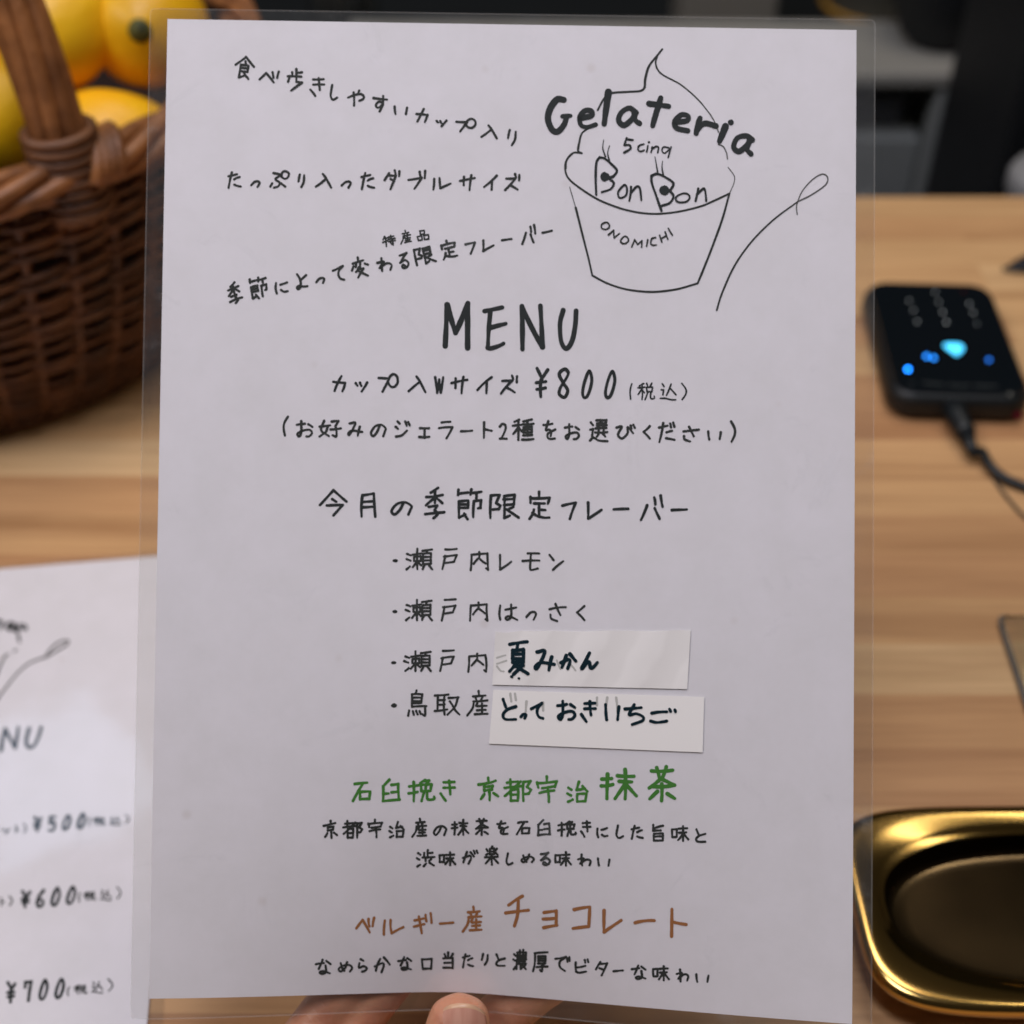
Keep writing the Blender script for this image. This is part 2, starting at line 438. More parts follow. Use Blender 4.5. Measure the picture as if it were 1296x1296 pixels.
def humanise(pts, smooth, rng, wob):
    P = [np.array(p, float) for p in pts]
    if smooth and len(P) > 2:
        closed = np.linalg.norm(P[0] - P[-1]) < .01
        if closed:
            Q = catmull(P[:-1], 7, True); Q.append(Q[0])
        else: Q = catmull(P, 7)
        return [Q]
    # straight pieces: a slight bow, split at corners
    out = []
    for a, b in zip(P[:-1], P[1:]):
        d = b - a; L = np.linalg.norm(d)
        if L < 1e-6: continue
        nrm = np.array([-d[1], d[0]]) / L
        bow = rng.gauss(0, 1) * wob * min(L, 40) * .02
        k = max(3, int(L / 4))
        out.append([a + d * (i / k) + nrm * bow * 4 * (i / k) * (1 - i / k) for i in range(k + 1)])
    return out
class Pen:
    def __init__(self, sheet, off, seed=1):
        self.sh, self.off, self.rng = sheet, off, random.Random(seed); self.uv = []; self.o = []; self.F = []; self.k = 0; self.mi = 0; self.M = []
    def ribbon(self, Q, w, w0=1.0, w1=.9):
        Q = [np.array(q, float) for q in Q]; n = len(Q)
        if n < 2: return
        b = len(self.uv); self.k += 1
        z = self.off + (self.k % 23) * 3.0e-6
        ph = self.rng.random() * 6; T = []
        for i in range(n):
            d = Q[min(i + 1, n - 1)] - Q[max(i - 1, 0)]; L = np.linalg.norm(d); T.append(d / L if L > 1e-9 else np.array([1.0, 0]))
        Lp, Rp = [], []
        for i in range(n):
            f = i / (n - 1)
            ww = .5 * w * (w0 + (w1 - w0) * f) * (1 + .09 * math.sin(ph + f * 4.2) + .05 * math.sin(ph * 2 + f * 11))
            nn = np.array([-T[i][1], T[i][0]])
            Lp.append(Q[i] + nn * ww); Rp.append(Q[i] - nn * ww)
        def add(p): self.uv.append(p); self.o.append(z); return len(self.uv) - 1
        li = [add(p) for p in Lp]; ri = [add(p) for p in Rp]
        for i in range(n - 1): self.F.append((li[i], ri[i], ri[i + 1], li[i + 1]))
        for end, sgn in ((0, -1), (n - 1, 1)):
            c = Q[end]; r = np.linalg.norm(Lp[end] - c); t = T[end] * sgn; nn = (Lp[end] - c) / max(r, 1e-9)
            arc = [add(c + r * (math.cos(a) * nn + math.sin(a) * t)) for a in (math.pi * k / 6 for k in range(1, 6))]
            poly = [li[end]] + arc + [ri[end]]
            self.F.append(tuple(poly if sgn < 0 else poly[::-1]))
    def stroke(self, pts, w, smooth=False, wob=1.0, w0=1.0, w1=.9):
        for Q in humanise(pts, smooth, self.rng, wob): self.ribbon(Q, w, w0, w1)
    def glyph(self, ch, x0, y0, x1, y1, w, rot=0.0, slant=0.0):
        st = G[ch]; ca, sa = math.cos(R(rot)), math.sin(R(rot)); T = []
        asp = max(.2, (x1 - x0)) / max(1.0, (y1 - y0))
        for sm, ps in st:
            T.append((sm, [(x * asp * ca - y * sa, x * asp * sa + y * ca) for x, y in ps]))
        xs = [p[0] for _, q in T for p in q]; ys = [p[1] for _, q in T for p in q]
        ax, bx, ay, by = min(xs), max(xs), min(ys), max(ys)
        h = w * .5
        X0, X1, Y0, Y1 = x0 + h, x1 - h, y0 + h, y1 - h
        if X1 - X0 < 1: X0 = X1 = .5 * (x0 + x1)
        if Y1 - Y0 < 1 and ch in 'ー・': Y0, Y1 = .5 * (y0 + y1) - .4, .5 * (y0 + y1) + .4
        sx = (X1 - X0) / (bx - ax) if bx - ax > 1e-6 else 0; sy = (Y1 - Y0) / (by - ay) if by - ay > 1e-6 else 0
        j = self.rng
        for sm, q in T:
            dx, dy = j.gauss(0, .18), j.gauss(0, .18)
            pts = [(X0 + (x - ax) * sx + dx + slant * ((Y1 - (Y0 + (y - ay) * sy))), Y0 + (y - ay) * sy + dy) for x, y in q]
            self.stroke(pts, w, sm)
    def line(self, org, sc, items, w, rot=0.0, slant=0.0):
        for it in items.strip().split(';'):
            f = it.split()
            if not f: continue
            x0, y0, x1, y1 = [float(v) for v in f[1].split(',')]
            r = float(f[2]) if len(f) > 2 else rot
            self.glyph(f[0], org[0] + x0 / sc, org[1] + y0 / sc, org[0] + x1 / sc, org[1] + y1 / sc, w, r, slant)
    def raw(self, org, sc, strokes, w, smooth=False, w0=1.0, w1=.9, wob=.6):
        for st in strokes.strip().split(';'):
            st = st.strip()
            if not st: continue
            sm = smooth
            if st[0] == '~': sm = True; st = st[1:]
            pts = [tuple(float(v) for v in p.split(',')) for p in st.split()]
            self.stroke([(org[0] + x / sc, org[1] + y / sc) for x, y in pts], w, sm, wob, w0, w1)
    def blob(self, org, sc, x, y, r):
        c = (org[0] + x / sc, org[1] + y / sc); self.ribbon([(c[0] - .2, c[1]), (c[0] + .2, c[1])], 2 * r / sc, 1, 1)
    def build(self, name, m, parent):
        s, t = self.sh.inv(self.uv)
        V = self.sh.p(s, t, np.array(self.o))
        me = mesh(V, self.F, mats=self.M + [self.mi] * (len(self.F) - len(self.M)))
        return link(name, me, m, parent)
    def ink(self, i):
        self.M += [self.mi] * (len(self.F) - len(self.M)); self.mi = i

# ------------------------------------------------------------------ the menu held up in front
NW = np.array([-0.02620322, -0.72254258, 0.69082966])
S0 = .435
def dish(s, t):
    s = np.asarray(s, float); t = np.asarray(t, float)
    r = np.sqrt((s - S0) ** 2 + .055 ** 2) - .04
    w = np.where(s < S0, 1 - r / S0, 1 - r / (1 - S0)); w = np.clip(w, 0, 1) ** 1.25
    g = np.clip((t - .62) / .38, 0, 1.08) ** 2.1
    return -.0172 * w * g - .0012 * np.sin(np.clip(t, 0, 1) * math.pi) * np.sin(np.clip(s, 0, 1) * math.pi)
MENU = Sheet(at_depth(212, 24, .4114), at_depth(1084, 38, .4058), at_depth(1079, 1297, .3971), at_depth(188, 1265, .4027), NW, dish)

def sheet_grid(sh, s0, s1, t0, t1, ns, nt, off, rc=0.0, inset=0.0):
    """vertex grid; corners pulled in to a radius rc (in s units)"""
    A = np.array([(s0 + (s1 - s0) * i / ns, t0 + (t1 - t0) * k / nt) for k in range(nt + 1) for i in range(ns + 1)])
    if rc:
        rt = rc * 210 / 297
        for q in A:
            for cs, ss in ((s0, 1), (s1, -1)):
                for ct, st in ((t0, 1), (t1, -1)):
                    dx = (cs + ss * rc - q[0]) * ss / rc; dy = (ct + st * rt - q[1]) * st / rt
                    if dx > 0 and dy > 0:
                        l = max(dx, dy); m = math.hypot(dx, dy)
                        if l > 1e-6:
                            k = l / m
                            q[0] = cs + ss * rc - ss * rc * dx * k; q[1] = ct + st * rt - st * rt * dy * k
    V = sh.p(A[:, 0], A[:, 1], off)
    F = [(k * (ns + 1) + i, (k + 1) * (ns + 1) + i, (k + 1) * (ns + 1) + i + 1, k * (ns + 1) + i + 1) for k in range(nt) for i in range(ns)]
    return V, F
def slab(sh, s0, s1, t0, t1, ns, nt, zf, zb, rc=0.0, edge=False):
    V1, F1 = sheet_grid(sh, s0, s1, t0, t1, ns, nt, zf, rc); V2, _ = sheet_grid(sh, s0, s1, t0, t1, ns, nt, zb, rc)
    n = len(V1); V = np.concatenate([V1, V2]); F = list(F1) + [tuple(n + k for k in f[::-1]) for f in F1]
    mats = [0] * len(F)
    row = ns + 1
    loop = [i for i in range(ns + 1)] + [k * row + ns for k in range(1, nt + 1)] + [nt * row + i for i in range(ns - 1, -1, -1)] + [k * row for k in range(nt - 1, 0, -1)]
    m = 2 * n; V = np.concatenate([V, V1[loop], V2[loop]]); q = len(loop)
    for i in range(q):
        j = (i + 1) % q
        F.append((m + i, m + j, m + q + j, m + q + i)); mats.append(1 if edge else 0)
    return V, F, mats

base = MENU.p(np.array(.45), np.array(1.02))
menu = thing('laminated_menu', base, 'laminated white handwritten gelato menu held upright by a thumb, cup drawing at its top right', 'menu')
V, F, mm = slab(MENU, 0, 1, 0, 1, 48, 64, .0, -.00012)
paper = link('paper', mesh(V, F, True), M['paper'], menu)

INK = 0.00006
def pen(seed, sh=MENU, off=INK): return Pen(sh, off, seed)
TH = 3.6
def line(seed, m, spec, label=None, w=TH, parent=None, sh=MENU, off=INK, slant=0.0):
    p = pen(seed, sh, off)
    for org, sc, items, *r in spec:
        p.line(org, sc, items, r[1] if len(r) > 1 else w, r[0] if r else 0, slant)
    o = p.build('lettering', m, parent or paper)
    if label: o['label'] = label
    return o
A6 = (270, 60); A7 = (460, 100)
line(1, M['ink_thin'], [
    (A6, 6.48, '食 170,68,345,268 8;べ 370,188,548,298;歩 603,168,738,365;き 785,240,920,408;し 953,300,1025,440;や 1095,345,1245,490'),
    (A7, 6.171, 'す 70,125,195,265;い 235,205,352,285;カ 405,225,510,345;ッ 560,315,658,380;プ 715,303,885,420;入 912,350,1050,470;り 1120,390,1200,525')], 'slanting first handwritten line', w=3.25)
line(2, M['ink_thin'], [
    ((270, 190), 6.171, 'た 105,165,225,305;っ 285,235,370,300;ぷ 435,155,600,305;り 655,180,720,300;入 790,178,930,305;っ 990,235,1080,302;た 1145,170,1268,315'),
    (A7, 6.171, 'ダ 155,705,290,870;ブ 340,710,490,870;ル 535,765,690,872;サ 745,740,880,875;イ 930,745,1050,875;ズ 1095,735,1228,880')], 'level second handwritten line', w=3.25)
line(3, M['ink_thin'], [
    ((270, 280), 5.635, '季 95,425,215,595 -14;節 250,393,390,560 -10;に 435,425,540,525;よ 588,370,682,495;っ 725,395,800,450 -10;て 845,310,942,425;変 980,248,1112,412 0;わ 1160,255,1280,362'),
    ((480, 270), 5.4, 'る 130,262,208,382 -6;限 228,218,395,365 -12;定 415,178,542,325 -12;フ 580,190,662,285;レ 702,178,790,268;ー 830,168,912,195;バ 968,72,1075,218;ー 1108,110,1190,142'),
    ((480, 270), 5.4, '特 18,145,115,232 -8;産 142,112,225,215 -8;品 255,112,345,192 -8', 0, 2.2)], 'rising third handwritten line', w=3.25)
p = pen(4)
p.raw((540, 370), 6.171, '145,420 160,98;160,98 225,318;225,318 322,85;322,85 320,435', 7.0, w0=1, w1=.95)
p.raw((540, 370), 6.171, '452,147 590,118;~497,150 484,300 478,432;~478,432 500,438 560,420 600,400;492,278 618,245', 6.0)
p.raw((540, 370), 6.171, '748,445 744,108;744,108 905,428;905,428 888,105', 6.6)
p.raw((540, 370), 6.171, '~1066,140 1042,240 1050,380 1090,440 1135,380 1160,260 1167,145', 6.6)
p.build('lettering', M['ink'], paper)['label'] = 'bold MENU heading'
line(5, M['ink'], [((340, 460), 4.05, 'カ 325,58,400,150;ッ 440,90,512,150;プ 557,48,668,152;入 712,60,810,155;W 845,62,900,155;サ 930,60,1025,158;イ 1063,65,1150,160;ズ 1183,55,1278,160'),
    ((640, 460), 4.05, '¥ 148,15,225,180;8 266,20,330,182;0 385,30,450,185;0 502,32,568,185', 0, 4.4),
    ((640, 460), 4.05, '( 632,100,650,188;税 672,98,765,190;込 790,100,878,190;) 898,98,928,190', 0, 2.3)], w=3.4)
line(6, M['ink_thin'], [((340, 460), 4.05, '( 70,268,105,378;お 138,290,230,382;好 255,288,375,382;み 400,300,485,378;の 520,308,608,380;ジ 645,290,730,382;ェ 765,325,830,385;ラ 868,292,950,390;ー 980,340,1050,350;ト 1098,295,1150,388;2 1180,303,1228,392'),
    ((640, 460), 4.05, '種 30,280,150,398;を 188,290,262,392;お 298,305,382,395;選 425,282,528,405;び 562,308,668,392;く 700,315,745,392;だ 780,295,872,408;さ 903,318,995,405;い 1030,340,1110,395;) 1148,290,1180,408')], w=3.35)
line(7, M['ink'], [((390, 605), 5.184, '今 68,70,262,255;月 340,92,450,265;の 538,150,688,250;季 760,55,905,272;節 975,65,1145,278;限 1185,100,1390,272'),
    ((630, 605), 5.184, '定 200,82,350,278;フ 415,152,522,278;レ 585,150,692,275;ー 750,195,865,212;バ 928,105,1090,285;ー 1132,200,1250,214')], w=3.8)
line(8, M['ink_thin'], [((480, 680), 4.629, '・ 78,125,110,145;瀬 150,60,318,195;戸 362,60,460,195;内 528,80,645,200;レ 700,95,780,195;モ 832,88,945,198;ン 990,95,1085,198')], w=3.1)
line(9, M['ink_thin'], [((480, 680), 4.629, '・ 78,425,108,445;瀬 148,360,315,492;戸 360,355,455,495;内 525,375,640,495;は 695,385,815,490;っ 855,430,925,490;さ 990,383,1100,497;く 1150,395,1208,492')], w=3.1)
line(10, M['ink_thin'], [((480, 680), 4.629, '・ 70,725,103,745;瀬 140,660,310,790;戸 350,655,445,790;内 515,675,632,795')], w=3.1)
line(11, M['ink_thin'], [((480, 860), 3.086, '・ 46,92,70,110;鳥 108,38,188,145;取 212,55,318,142;産 338,40,428,145')], w=3.1)
line(12, M['ink_green'], [((430, 960), 5.89, '石 88,168,238,328;臼 312,145,458,328;挽 503,150,712,328;き 740,150,868,325;京 1025,132,1190,322'),
    ((640, 960), 5.635, '都 -17,138,190,312;宇 215,118,375,318;治 428,155,592,318', 0, 3.6), ((640, 960), 5.635, '抹 668,65,945,302;茶 1010,45,1220,315', 0, 5.0)], 'green handwritten line', w=3.7)
line(13, M['ink_thin'], [((390, 1020), 4.985, '京 92,85,190,208;都 215,88,350,208;宇 370,78,475,205;治 505,95,612,205;産 648,72,752,202;の 785,118,878,190;抹 898,80,1020,190;茶 1050,72,1142,190;を 1185,88,1268,185'),
    ((640, 1020), 4.985, '石 62,92,158,188;臼 198,82,290,192;挽 322,90,450,195;き 468,90,543,200;に 570,130,650,205;し 692,115,748,208;た 785,118,872,215;旨 922,112,1000,225;味 1042,120,1160,228;と 1195,140,1268,232')], w=3.1)
line(14, M['ink_thin'], [((390, 1020), 4.985, '渋 680,270,805,388;味 820,285,935,382;が 968,275,1075,372;楽 1108,248,1205,380'),
    ((640, 1020), 4.985, 'し -2,290,50,375;め 92,298,185,362;る 215,285,285,380;味 305,285,418,385;わ 448,300,542,385;い 575,325,662,385')], w=3.1)
line(15, M['ink_brown'], [((430, 1120), 5.635, 'ベ 108,225,258,348;ル 305,240,465,362;ギ 520,192,662,352;ー 705,258,818,285;産 868,145,1022,342'.replace('ベ', 'べ')),
    ((630, 1120), 4.985, 'チ 40,60,205,270;ョ 275,152,385,278;コ 463,128,592,285;レ 660,150,790,308;― 855,228,998,236;ト 1085,142,1198,335', 0, 4.4)], 'brown handwritten line', w=3.4)
line(16, M['ink_thin'], [((390, 1190), 4.985, 'な 42,115,148,220;め 183,130,283,205;ら 313,112,378,205;か 413,100,522,208;な 560,98,660,195;口 710,108,788,188;当 845,68,920,185;た 968,80,1048,178;り 1088,78,1140,160;と 1180,82,1248,168'),
    ((640, 1190), 4.8, '濃 40,50,132,182;厚 158,65,262,195;で 295,95,395,195;ビ 418,110,510,205;タ 540,125,622,220;― 648,180,720,190;な 760,145,858,242;味 888,150,998,250;わ 1030,170,1115,258;い 1150,200,1240,260')], w=3.1)

# the cup drawing with its writing
def cup_drawing(sh, mats, parent, T=lambda s: s, seed=20, off=INK):
    p = pen(seed, sh, off); o, k = (670, 50), 3.24
    p.raw(o, k, '~545,40 525,65 490,110 475,160 472,195 455,211 400,215 335,221 305,245 280,290', 2.9)
    p.raw(o, k, '~245,362 215,385 205,420 199,455 215,467;~215,467 180,465 152,495 147,535 165,575 230,625 300,665 400,700 500,715 600,708 700,685 760,660 820,632', 2.7)
    p.raw(o, k, '~525,68 518,100 540,140 620,185 690,245 740,305', 2.4, w1=.6)
    p.raw(o, k, '~190,690 215,790 240,890 258,968;~258,968 320,1000 400,1025 500,1035 600,1025 690,1000;~820,632 790,740 750,850 715,940 690,1000', 2.9)
    p.raw(o, k, '~527,66 494,110 479,160 475,198;~217,384 207,420 202,452;~184,463 155,496 151,530;~232,628 302,668 402,703 502,717;~193,692 218,792 243,892 259,966;~260,971 322,1003 402,1027 500,1037;~817,640 788,742 747,852 712,938 689,998', 1.5, w0=.5, w1=1.0)
    p.raw(o, k, '~768,1110 790,1040 840,930 910,830 1000,740 1100,665', 2.3, w0=1.1, w1=.8)
    p.ink(1)
    p.raw(o, k, '~740,305 760,340 775,380;~775,430 795,440 808,465 812,490;~1100,665 1160,635 1215,595 1222,565 1200,552 1160,575 1120,620 1100,665 1095,690 1098,718', 1.7)
    p.raw(o, k, '~165,605 178,650 190,690;~815,525 840,560 838,590 820,632', 1.2)
    p.build('cup_drawing', [mats[1], mats[2]], parent)
    p = pen(seed + 2, sh, off + 75e-6); o, k = (680, 100), 4.469
    p.raw(o, k, '~150,118 112,116 74,165 60,225 82,285 115,298 150,260 168,212', 8.4, w1=.8); p.raw(o, k, '142,212 188,208', 6)
    p.raw(o, k, '~245,222 305,208 305,182 270,180 240,215 248,262 285,272 330,258', 6.8)
    p.raw(o, k, '402,75 378,255', 8.4)
    p.raw(o, k, '~558,190 520,165 475,190 460,235 490,262 535,228 555,195;~548,195 552,230 578,252', 7.4)
    p.raw(o, k, '698,108 652,265;632,140 742,155', 7.4)
    p.raw(o, k, '~780,245 845,236 852,210 815,203 778,240 788,278 850,293', 7.2)
    p.raw(o, k, '920,222 898,308;~903,290 945,252 1010,266', 7.4)
    p.raw(o, k, '1064,268 1030,352', 8.4); p.blob(o, k, 1093, 246, 17)
    p.raw(o, k, '~1215,345 1180,322 1130,335 1110,385 1140,410 1185,375 1203,345;~1200,350 1185,395 1208,425', 7.4)
    p.raw(o, k, '505,335 492,375;505,340 540,345;~492,375 520,374 526,395 490,417', 2.9)
    p.raw(o, k, '~602,368 575,378 570,400 585,410 605,402;625,378 618,412;650,385 643,415;~648,398 670,382 685,388 680,418;~745,390 715,385 705,405 720,420 745,400;757,385 740,445', 2.2)
    p.blob(o, k, 632, 358, 6)
    p.raw(o, k, '~333,655 330,560 334,475 352,443;~352,443 380,450 415,478 450,518 430,552;~430,552 405,562 432,588 415,622 365,640', 3.3); p.blob(o, k, 385, 553, 27)
    p.raw(o, k, '~492,600 458,638 465,672 500,660 507,620 492,600;530,610 520,690;~525,652 560,610 580,620 588,685', 2.9)
    p.raw(o, k, '~702,745 672,660 648,590 645,548;~645,548 680,537 735,562 770,592 755,625;~745,630 770,662 750,700 705,717', 3.4); p.blob(o, k, 716, 630, 27)
    p.raw(o, k, '~820,648 785,668 793,695 840,695 862,670 848,650 820,648', 2.4); p.raw(o, k, '910,620 895,690;~903,652 940,620 950,640 955,690', 3.1)
    p.ink(1)
    p.raw(o, k, '~375,345 370,390 385,440;~408,378 398,420 408,465;~665,440 672,480 680,525;~708,465 705,500 712,545', 2.0, w0=.5, w1=1.1)
    o, k = (730, 270), 8.64
    p.raw(o, k, '~310,100 270,125 275,165 320,175 355,150 345,110 310,100;345,235 402,185;402,185 408,268;408,268 465,222;~520,252 482,290 490,325 530,330 565,300 550,262 520,252;600,365 632,290;632,290 665,340;665,340 712,300;712,300 708,372;775,290 762,362;~860,265 818,280 810,335 840,350 870,345;905,240 930,315;965,205 995,285;920,280 980,245;1000,165 1045,240', 2.2)
    c = p.build('lettering', [mats[0], mats[1]], parent); c['label'] = 'logo lettering across the cup drawing'
cup_drawing(MENU, (M['ink'], M['ink_thin'], M['ink_faint']), paper)

# film around the sheet
V, F, mm = slab(MENU, -.0255, 1.0265, -.0105, 1.0205, 64, 84, .00035, -.00045, rc=.007, edge=True)
film = link('laminate_film', mesh(V, F, True, mats=mm), [M['film'], M['edge']], menu)
# sealed rim: a narrow ridge round the film's outline, pale to paint its highlight
def rim(sh, s0, s1, t0, t1, rc, off, r, parent):
    V, F, P = [], [], []
    rt = rc * 210 / 297; n = 40
    def corner(cs, ct, a0):
        for k in range(7):
            a = a0 + k * math.pi / 12; P.append((cs + rc * math.cos(a), ct + rt * math.sin(a)))
    def run(a, b, m):
        for k in range(1, m): P.append((a[0] + (b[0] - a[0]) * k / m, a[1] + (b[1] - a[1]) * k / m))
    corner(s0 + rc, t0 + rt, math.pi); run((s0 + rc, t0), (s1 - rc, t0), n)
    corner(s1 - rc, t0 + rt, -math.pi / 2); run((s1, t0 + rt), (s1, t1 - rt), n)
    corner(s1 - rc, t1 - rt, 0); run((s1 - rc, t1), (s0 + rc, t1), n)
    corner(s0 + rc, t1 - rt, math.pi / 2); run((s0, t1 - rt), (s0, t0 + rt), n)
    P = np.array(P); pts = sh.p(P[:, 0], P[:, 1], off)
    tube(V, F, list(pts), r, 5, closed=True)
    return link('film_edge', mesh(V, F, True), M['edge'], parent)
rim(MENU, -.0255, 1.0265, -.0105, 1.0205, .007, -.00005, .00028, menu)

# correction labels stuck on the film
M['label'] = mat('white_label_paper', (.86, .83, .80), .65)
def stripe_label():
    m = mat('creased_label_paper', (.70, .68, .66), .6)
    nt, b, N, L = nodes(m)
    tc = N('ShaderNodeTexCoord'); mp = N('ShaderNodeMapping'); mp.inputs['Rotation'].default_value = (0, 0, R(38)); L(tc.outputs['Object'], mp.inputs[0])
    wv = N('ShaderNodeTexWave', Scale=22, Distortion=1.2, Detail=1); wv.inputs['Detail Scale'].default_value = 4; L(mp.outputs[0], wv.inputs[0])
    cr = N('ShaderNodeValToRGB'); ramp(cr, [(.35, (.78, .75, .725)), (.65, (.83, .80, .775))]); L(wv.outputs[0], cr.inputs[0]); L(cr.outputs[0], b.inputs['Base Color'])
    bp = N('ShaderNodeBump', Strength=.10, Distance=.002); L(wv.outputs[0], bp.inputs['Height']); L(bp.outputs[0], b.inputs['Normal'])
    return m
M['label_creased'] = stripe_label()
def correction(corners, m, name_label, lift, torn=False):
    # corners in photo pixels of the menu sheet -> a thin paper strip on the film
    n1, n2 = 30, 8
    TL, TR, BR, BL = [np.array(c, float) for c in corners]
    rng = random.Random(5); P = []; Z = []
    for k in range(n2 + 1):
        for i in range(n1 + 1):
            a, b = i / n1, k / n2
            q = (1 - b) * ((1 - a) * TL + a * TR) + b * ((1 - a) * BL + a * BR)
            z = lift
            if k == 0 and torn: q = q + np.array([0, 1.6 * math.sin(i * 1.1) * max(0, 1 - i / 9) + .5 * math.sin(i * .6)])
            if torn and i < 7 and k < 3: z += .0003 * (1 - i / 7) * (1 - k / 3)
            P.append(q); Z.append(z)
    s, t = MENU.inv(P)
    V1 = MENU.p(s, t, np.array(Z)); V2 = MENU.p(s, t, np.array(Z) - .00005)
    row = n1 + 1; n = len(V1)
    F1 = [(k * row + i, (k + 1) * row + i, (k + 1) * row + i + 1, k * row + i + 1) for k in range(n2) for i in range(n1)]
    F = list(F1) + [tuple(n + j for j in f[::-1]) for f in F1]
    loop = list(range(row)) + [k * row + n1 for k in range(1, n2 + 1)] + [n2 * row + i for i in range(n1 - 1, -1, -1)] + [k * row for k in range(n2 - 1, 0, -1)]
    for a, b in zip(loop, loop[1:] + loop[:1]): F.append((a, b, n + b, n + a))
    o = link('correction_label', mesh(np.concatenate([V1, V2]), F), m, menu); o['label'] = name_label
    return o
l1 = correction([(627, 799), (874, 798), (869.5, 872), (623, 866.5)], M['label_creased'], 'upper white sticker, creased', .00042, True)
l2 = correction([(624.5, 873), (891, 882), (889, 952), (619, 941)], M['label'], 'lower white sticker, smooth', .00046)
up = .00042
g = pen(30, off=up + .00004)
g.raw((480, 680), 4.629, '690,705 740,690;690,740 745,722;~690,755 710,780 730,785;850,690 850,760;1040,720 1060,770;1115,740 1150,780', 2.4)
g.build('lettering', M['ghost'], l1)['label'] = 'grey writing showing through'
g = pen(31, off=.00050)
g.raw((480, 860), 3.086, '512,55 516,85;530,55 534,80;575,85 572,125;640,88 640,120;850,70 850,100;890,70 886,105;925,70 930,125', 3.2)
g.build('lettering', M['ghost'], l2)['label'] = 'grey writing showing through'
q = pen(32, off=up + .00012)
q.line((480, 680), 4.629, '夏 753,600,882,812;み 903,658,1037,787;か 1053,672,1162,780;ん 1173,665,1287,780', 4.7)
q.blob((480, 680), 4.629, 775, 815, 9); q.blob((480, 680), 4.629, 818, 825, 8)
q.build('lettering', M['ink_blue'], l1)['label'] = 'smudged thick blue black lettering'
q = pen(33, off=.00058)
q.line((480, 860), 3.086, 'と 478,70,540,160;っ 548,128,580,157;て 588,86,645,157;お 690,78,770,162;き 783,78,850,170;い 876,90,942,162;ち 953,90,1035,180;ご 1053,108,1162,172', 4.1)
q.build('lettering', M['ink_blue'], l2)['label'] = 'blue black lettering'

# ------------------------------------------------------------------ the second menu lying on the counter
xd = np.array([.9927, .1203, 0]); yd = np.array([.1203, -.9927, 0])
TRc = np.array([-.1553, .4635, .0009])
M2 = Sheet(TRc - .21 * xd, TRc, TRc + .297 * yd, TRc - .21 * xd + .297 * yd, (0, 0, 1))
m2 = thing('laminated_menu', M2.p(np.array(.5), np.array(.5)) * np.array([1, 1, 0]), 'second laminated price menu lying flat on the wooden counter', 'menu')
V, F, mm = slab(M2, 0, 1, 0, 1, 8, 8, 0, -.00012); paper2 = link('paper', mesh(V, F), M['paper'], m2)
z4 = (0, 760); z5 = (0, 1010)
def m2line(seed, dark, thin='', raws=()):
    p = pen(seed, M2)
    for st, w in raws: p.raw(z4, 6.48, st, w)
    if dark: p.line(z5, 4.53, dark, 4.2)
    p.ink(1)
    if thin: p.line(z5, 4.53, thin, 2.1)
    p.build('lettering', [M['ink'], M['ink_thin']], paper2)
m2line(40, '', raws=[('8,1230 42,1055;42,1055 122,1205;122,1205 150,1042;~240,1050 215,1150 235,1205 280,1190 315,1120 338,1042', 5.0)])
m2line(43, '', raws=[('-60,150 -75,215;~-70,190 -40,160 -10,165;20,178 5,225;~120,195 80,185 60,215 80,240 115,215;112,205 125,250', 5.0), ('~130,225 165,225 215,235 205,205 160,200 140,240 150,290 160,340', 3.6)])
m2line(44, '¥ 190,102,245,198;5 272,100,325,195;0 352,92,412,190;0 437,82,497,182', 'ッ 5,172,62,210;ト 88,155,115,207;) 130,145,154,205;( 505,108,522,165;税 532,108,607,160;込 628,105,697,160;) 715,93,740,150')
m2line(45, '¥ 118,525,180,635;6 203,520,260,632;0 288,508,352,625;0 378,500,442,615', 'ト 3,570,30,622;) 50,558,74,622;( 448,540,464,600;税 478,535,552,590;込 573,525,642,590;) 665,508,692,582')
m2line(46, '¥ 33,1050,97,1180;7 133,1042,190,1172;0 218,1035,280,1165;0 310,1028,374,1155', '( 383,1080,402,1137;税 423,1070,502,1127;込 523,1050,592,1122;) 615,1033,647,1112')
p = pen(42, M2)
p.raw(z4, 6.48, '~-40,840 0,780 60,700 150,590 250,510 380,460 470,410 555,355 545,328 470,352 400,420 375,470;~-30,620 0,540 40,460 70,440;115,415 135,405', 2.9)
p.build('cup_drawing', M['ink_faint'], paper2)
V, F, mm = slab(M2, -.0255, 1.0255, -.0105, 1.0205, 20, 24, .0004, -.0004, rc=.007, edge=True)
link('laminate_film', mesh(V, F, mats=mm), [M['film'], M['edge']], m2)

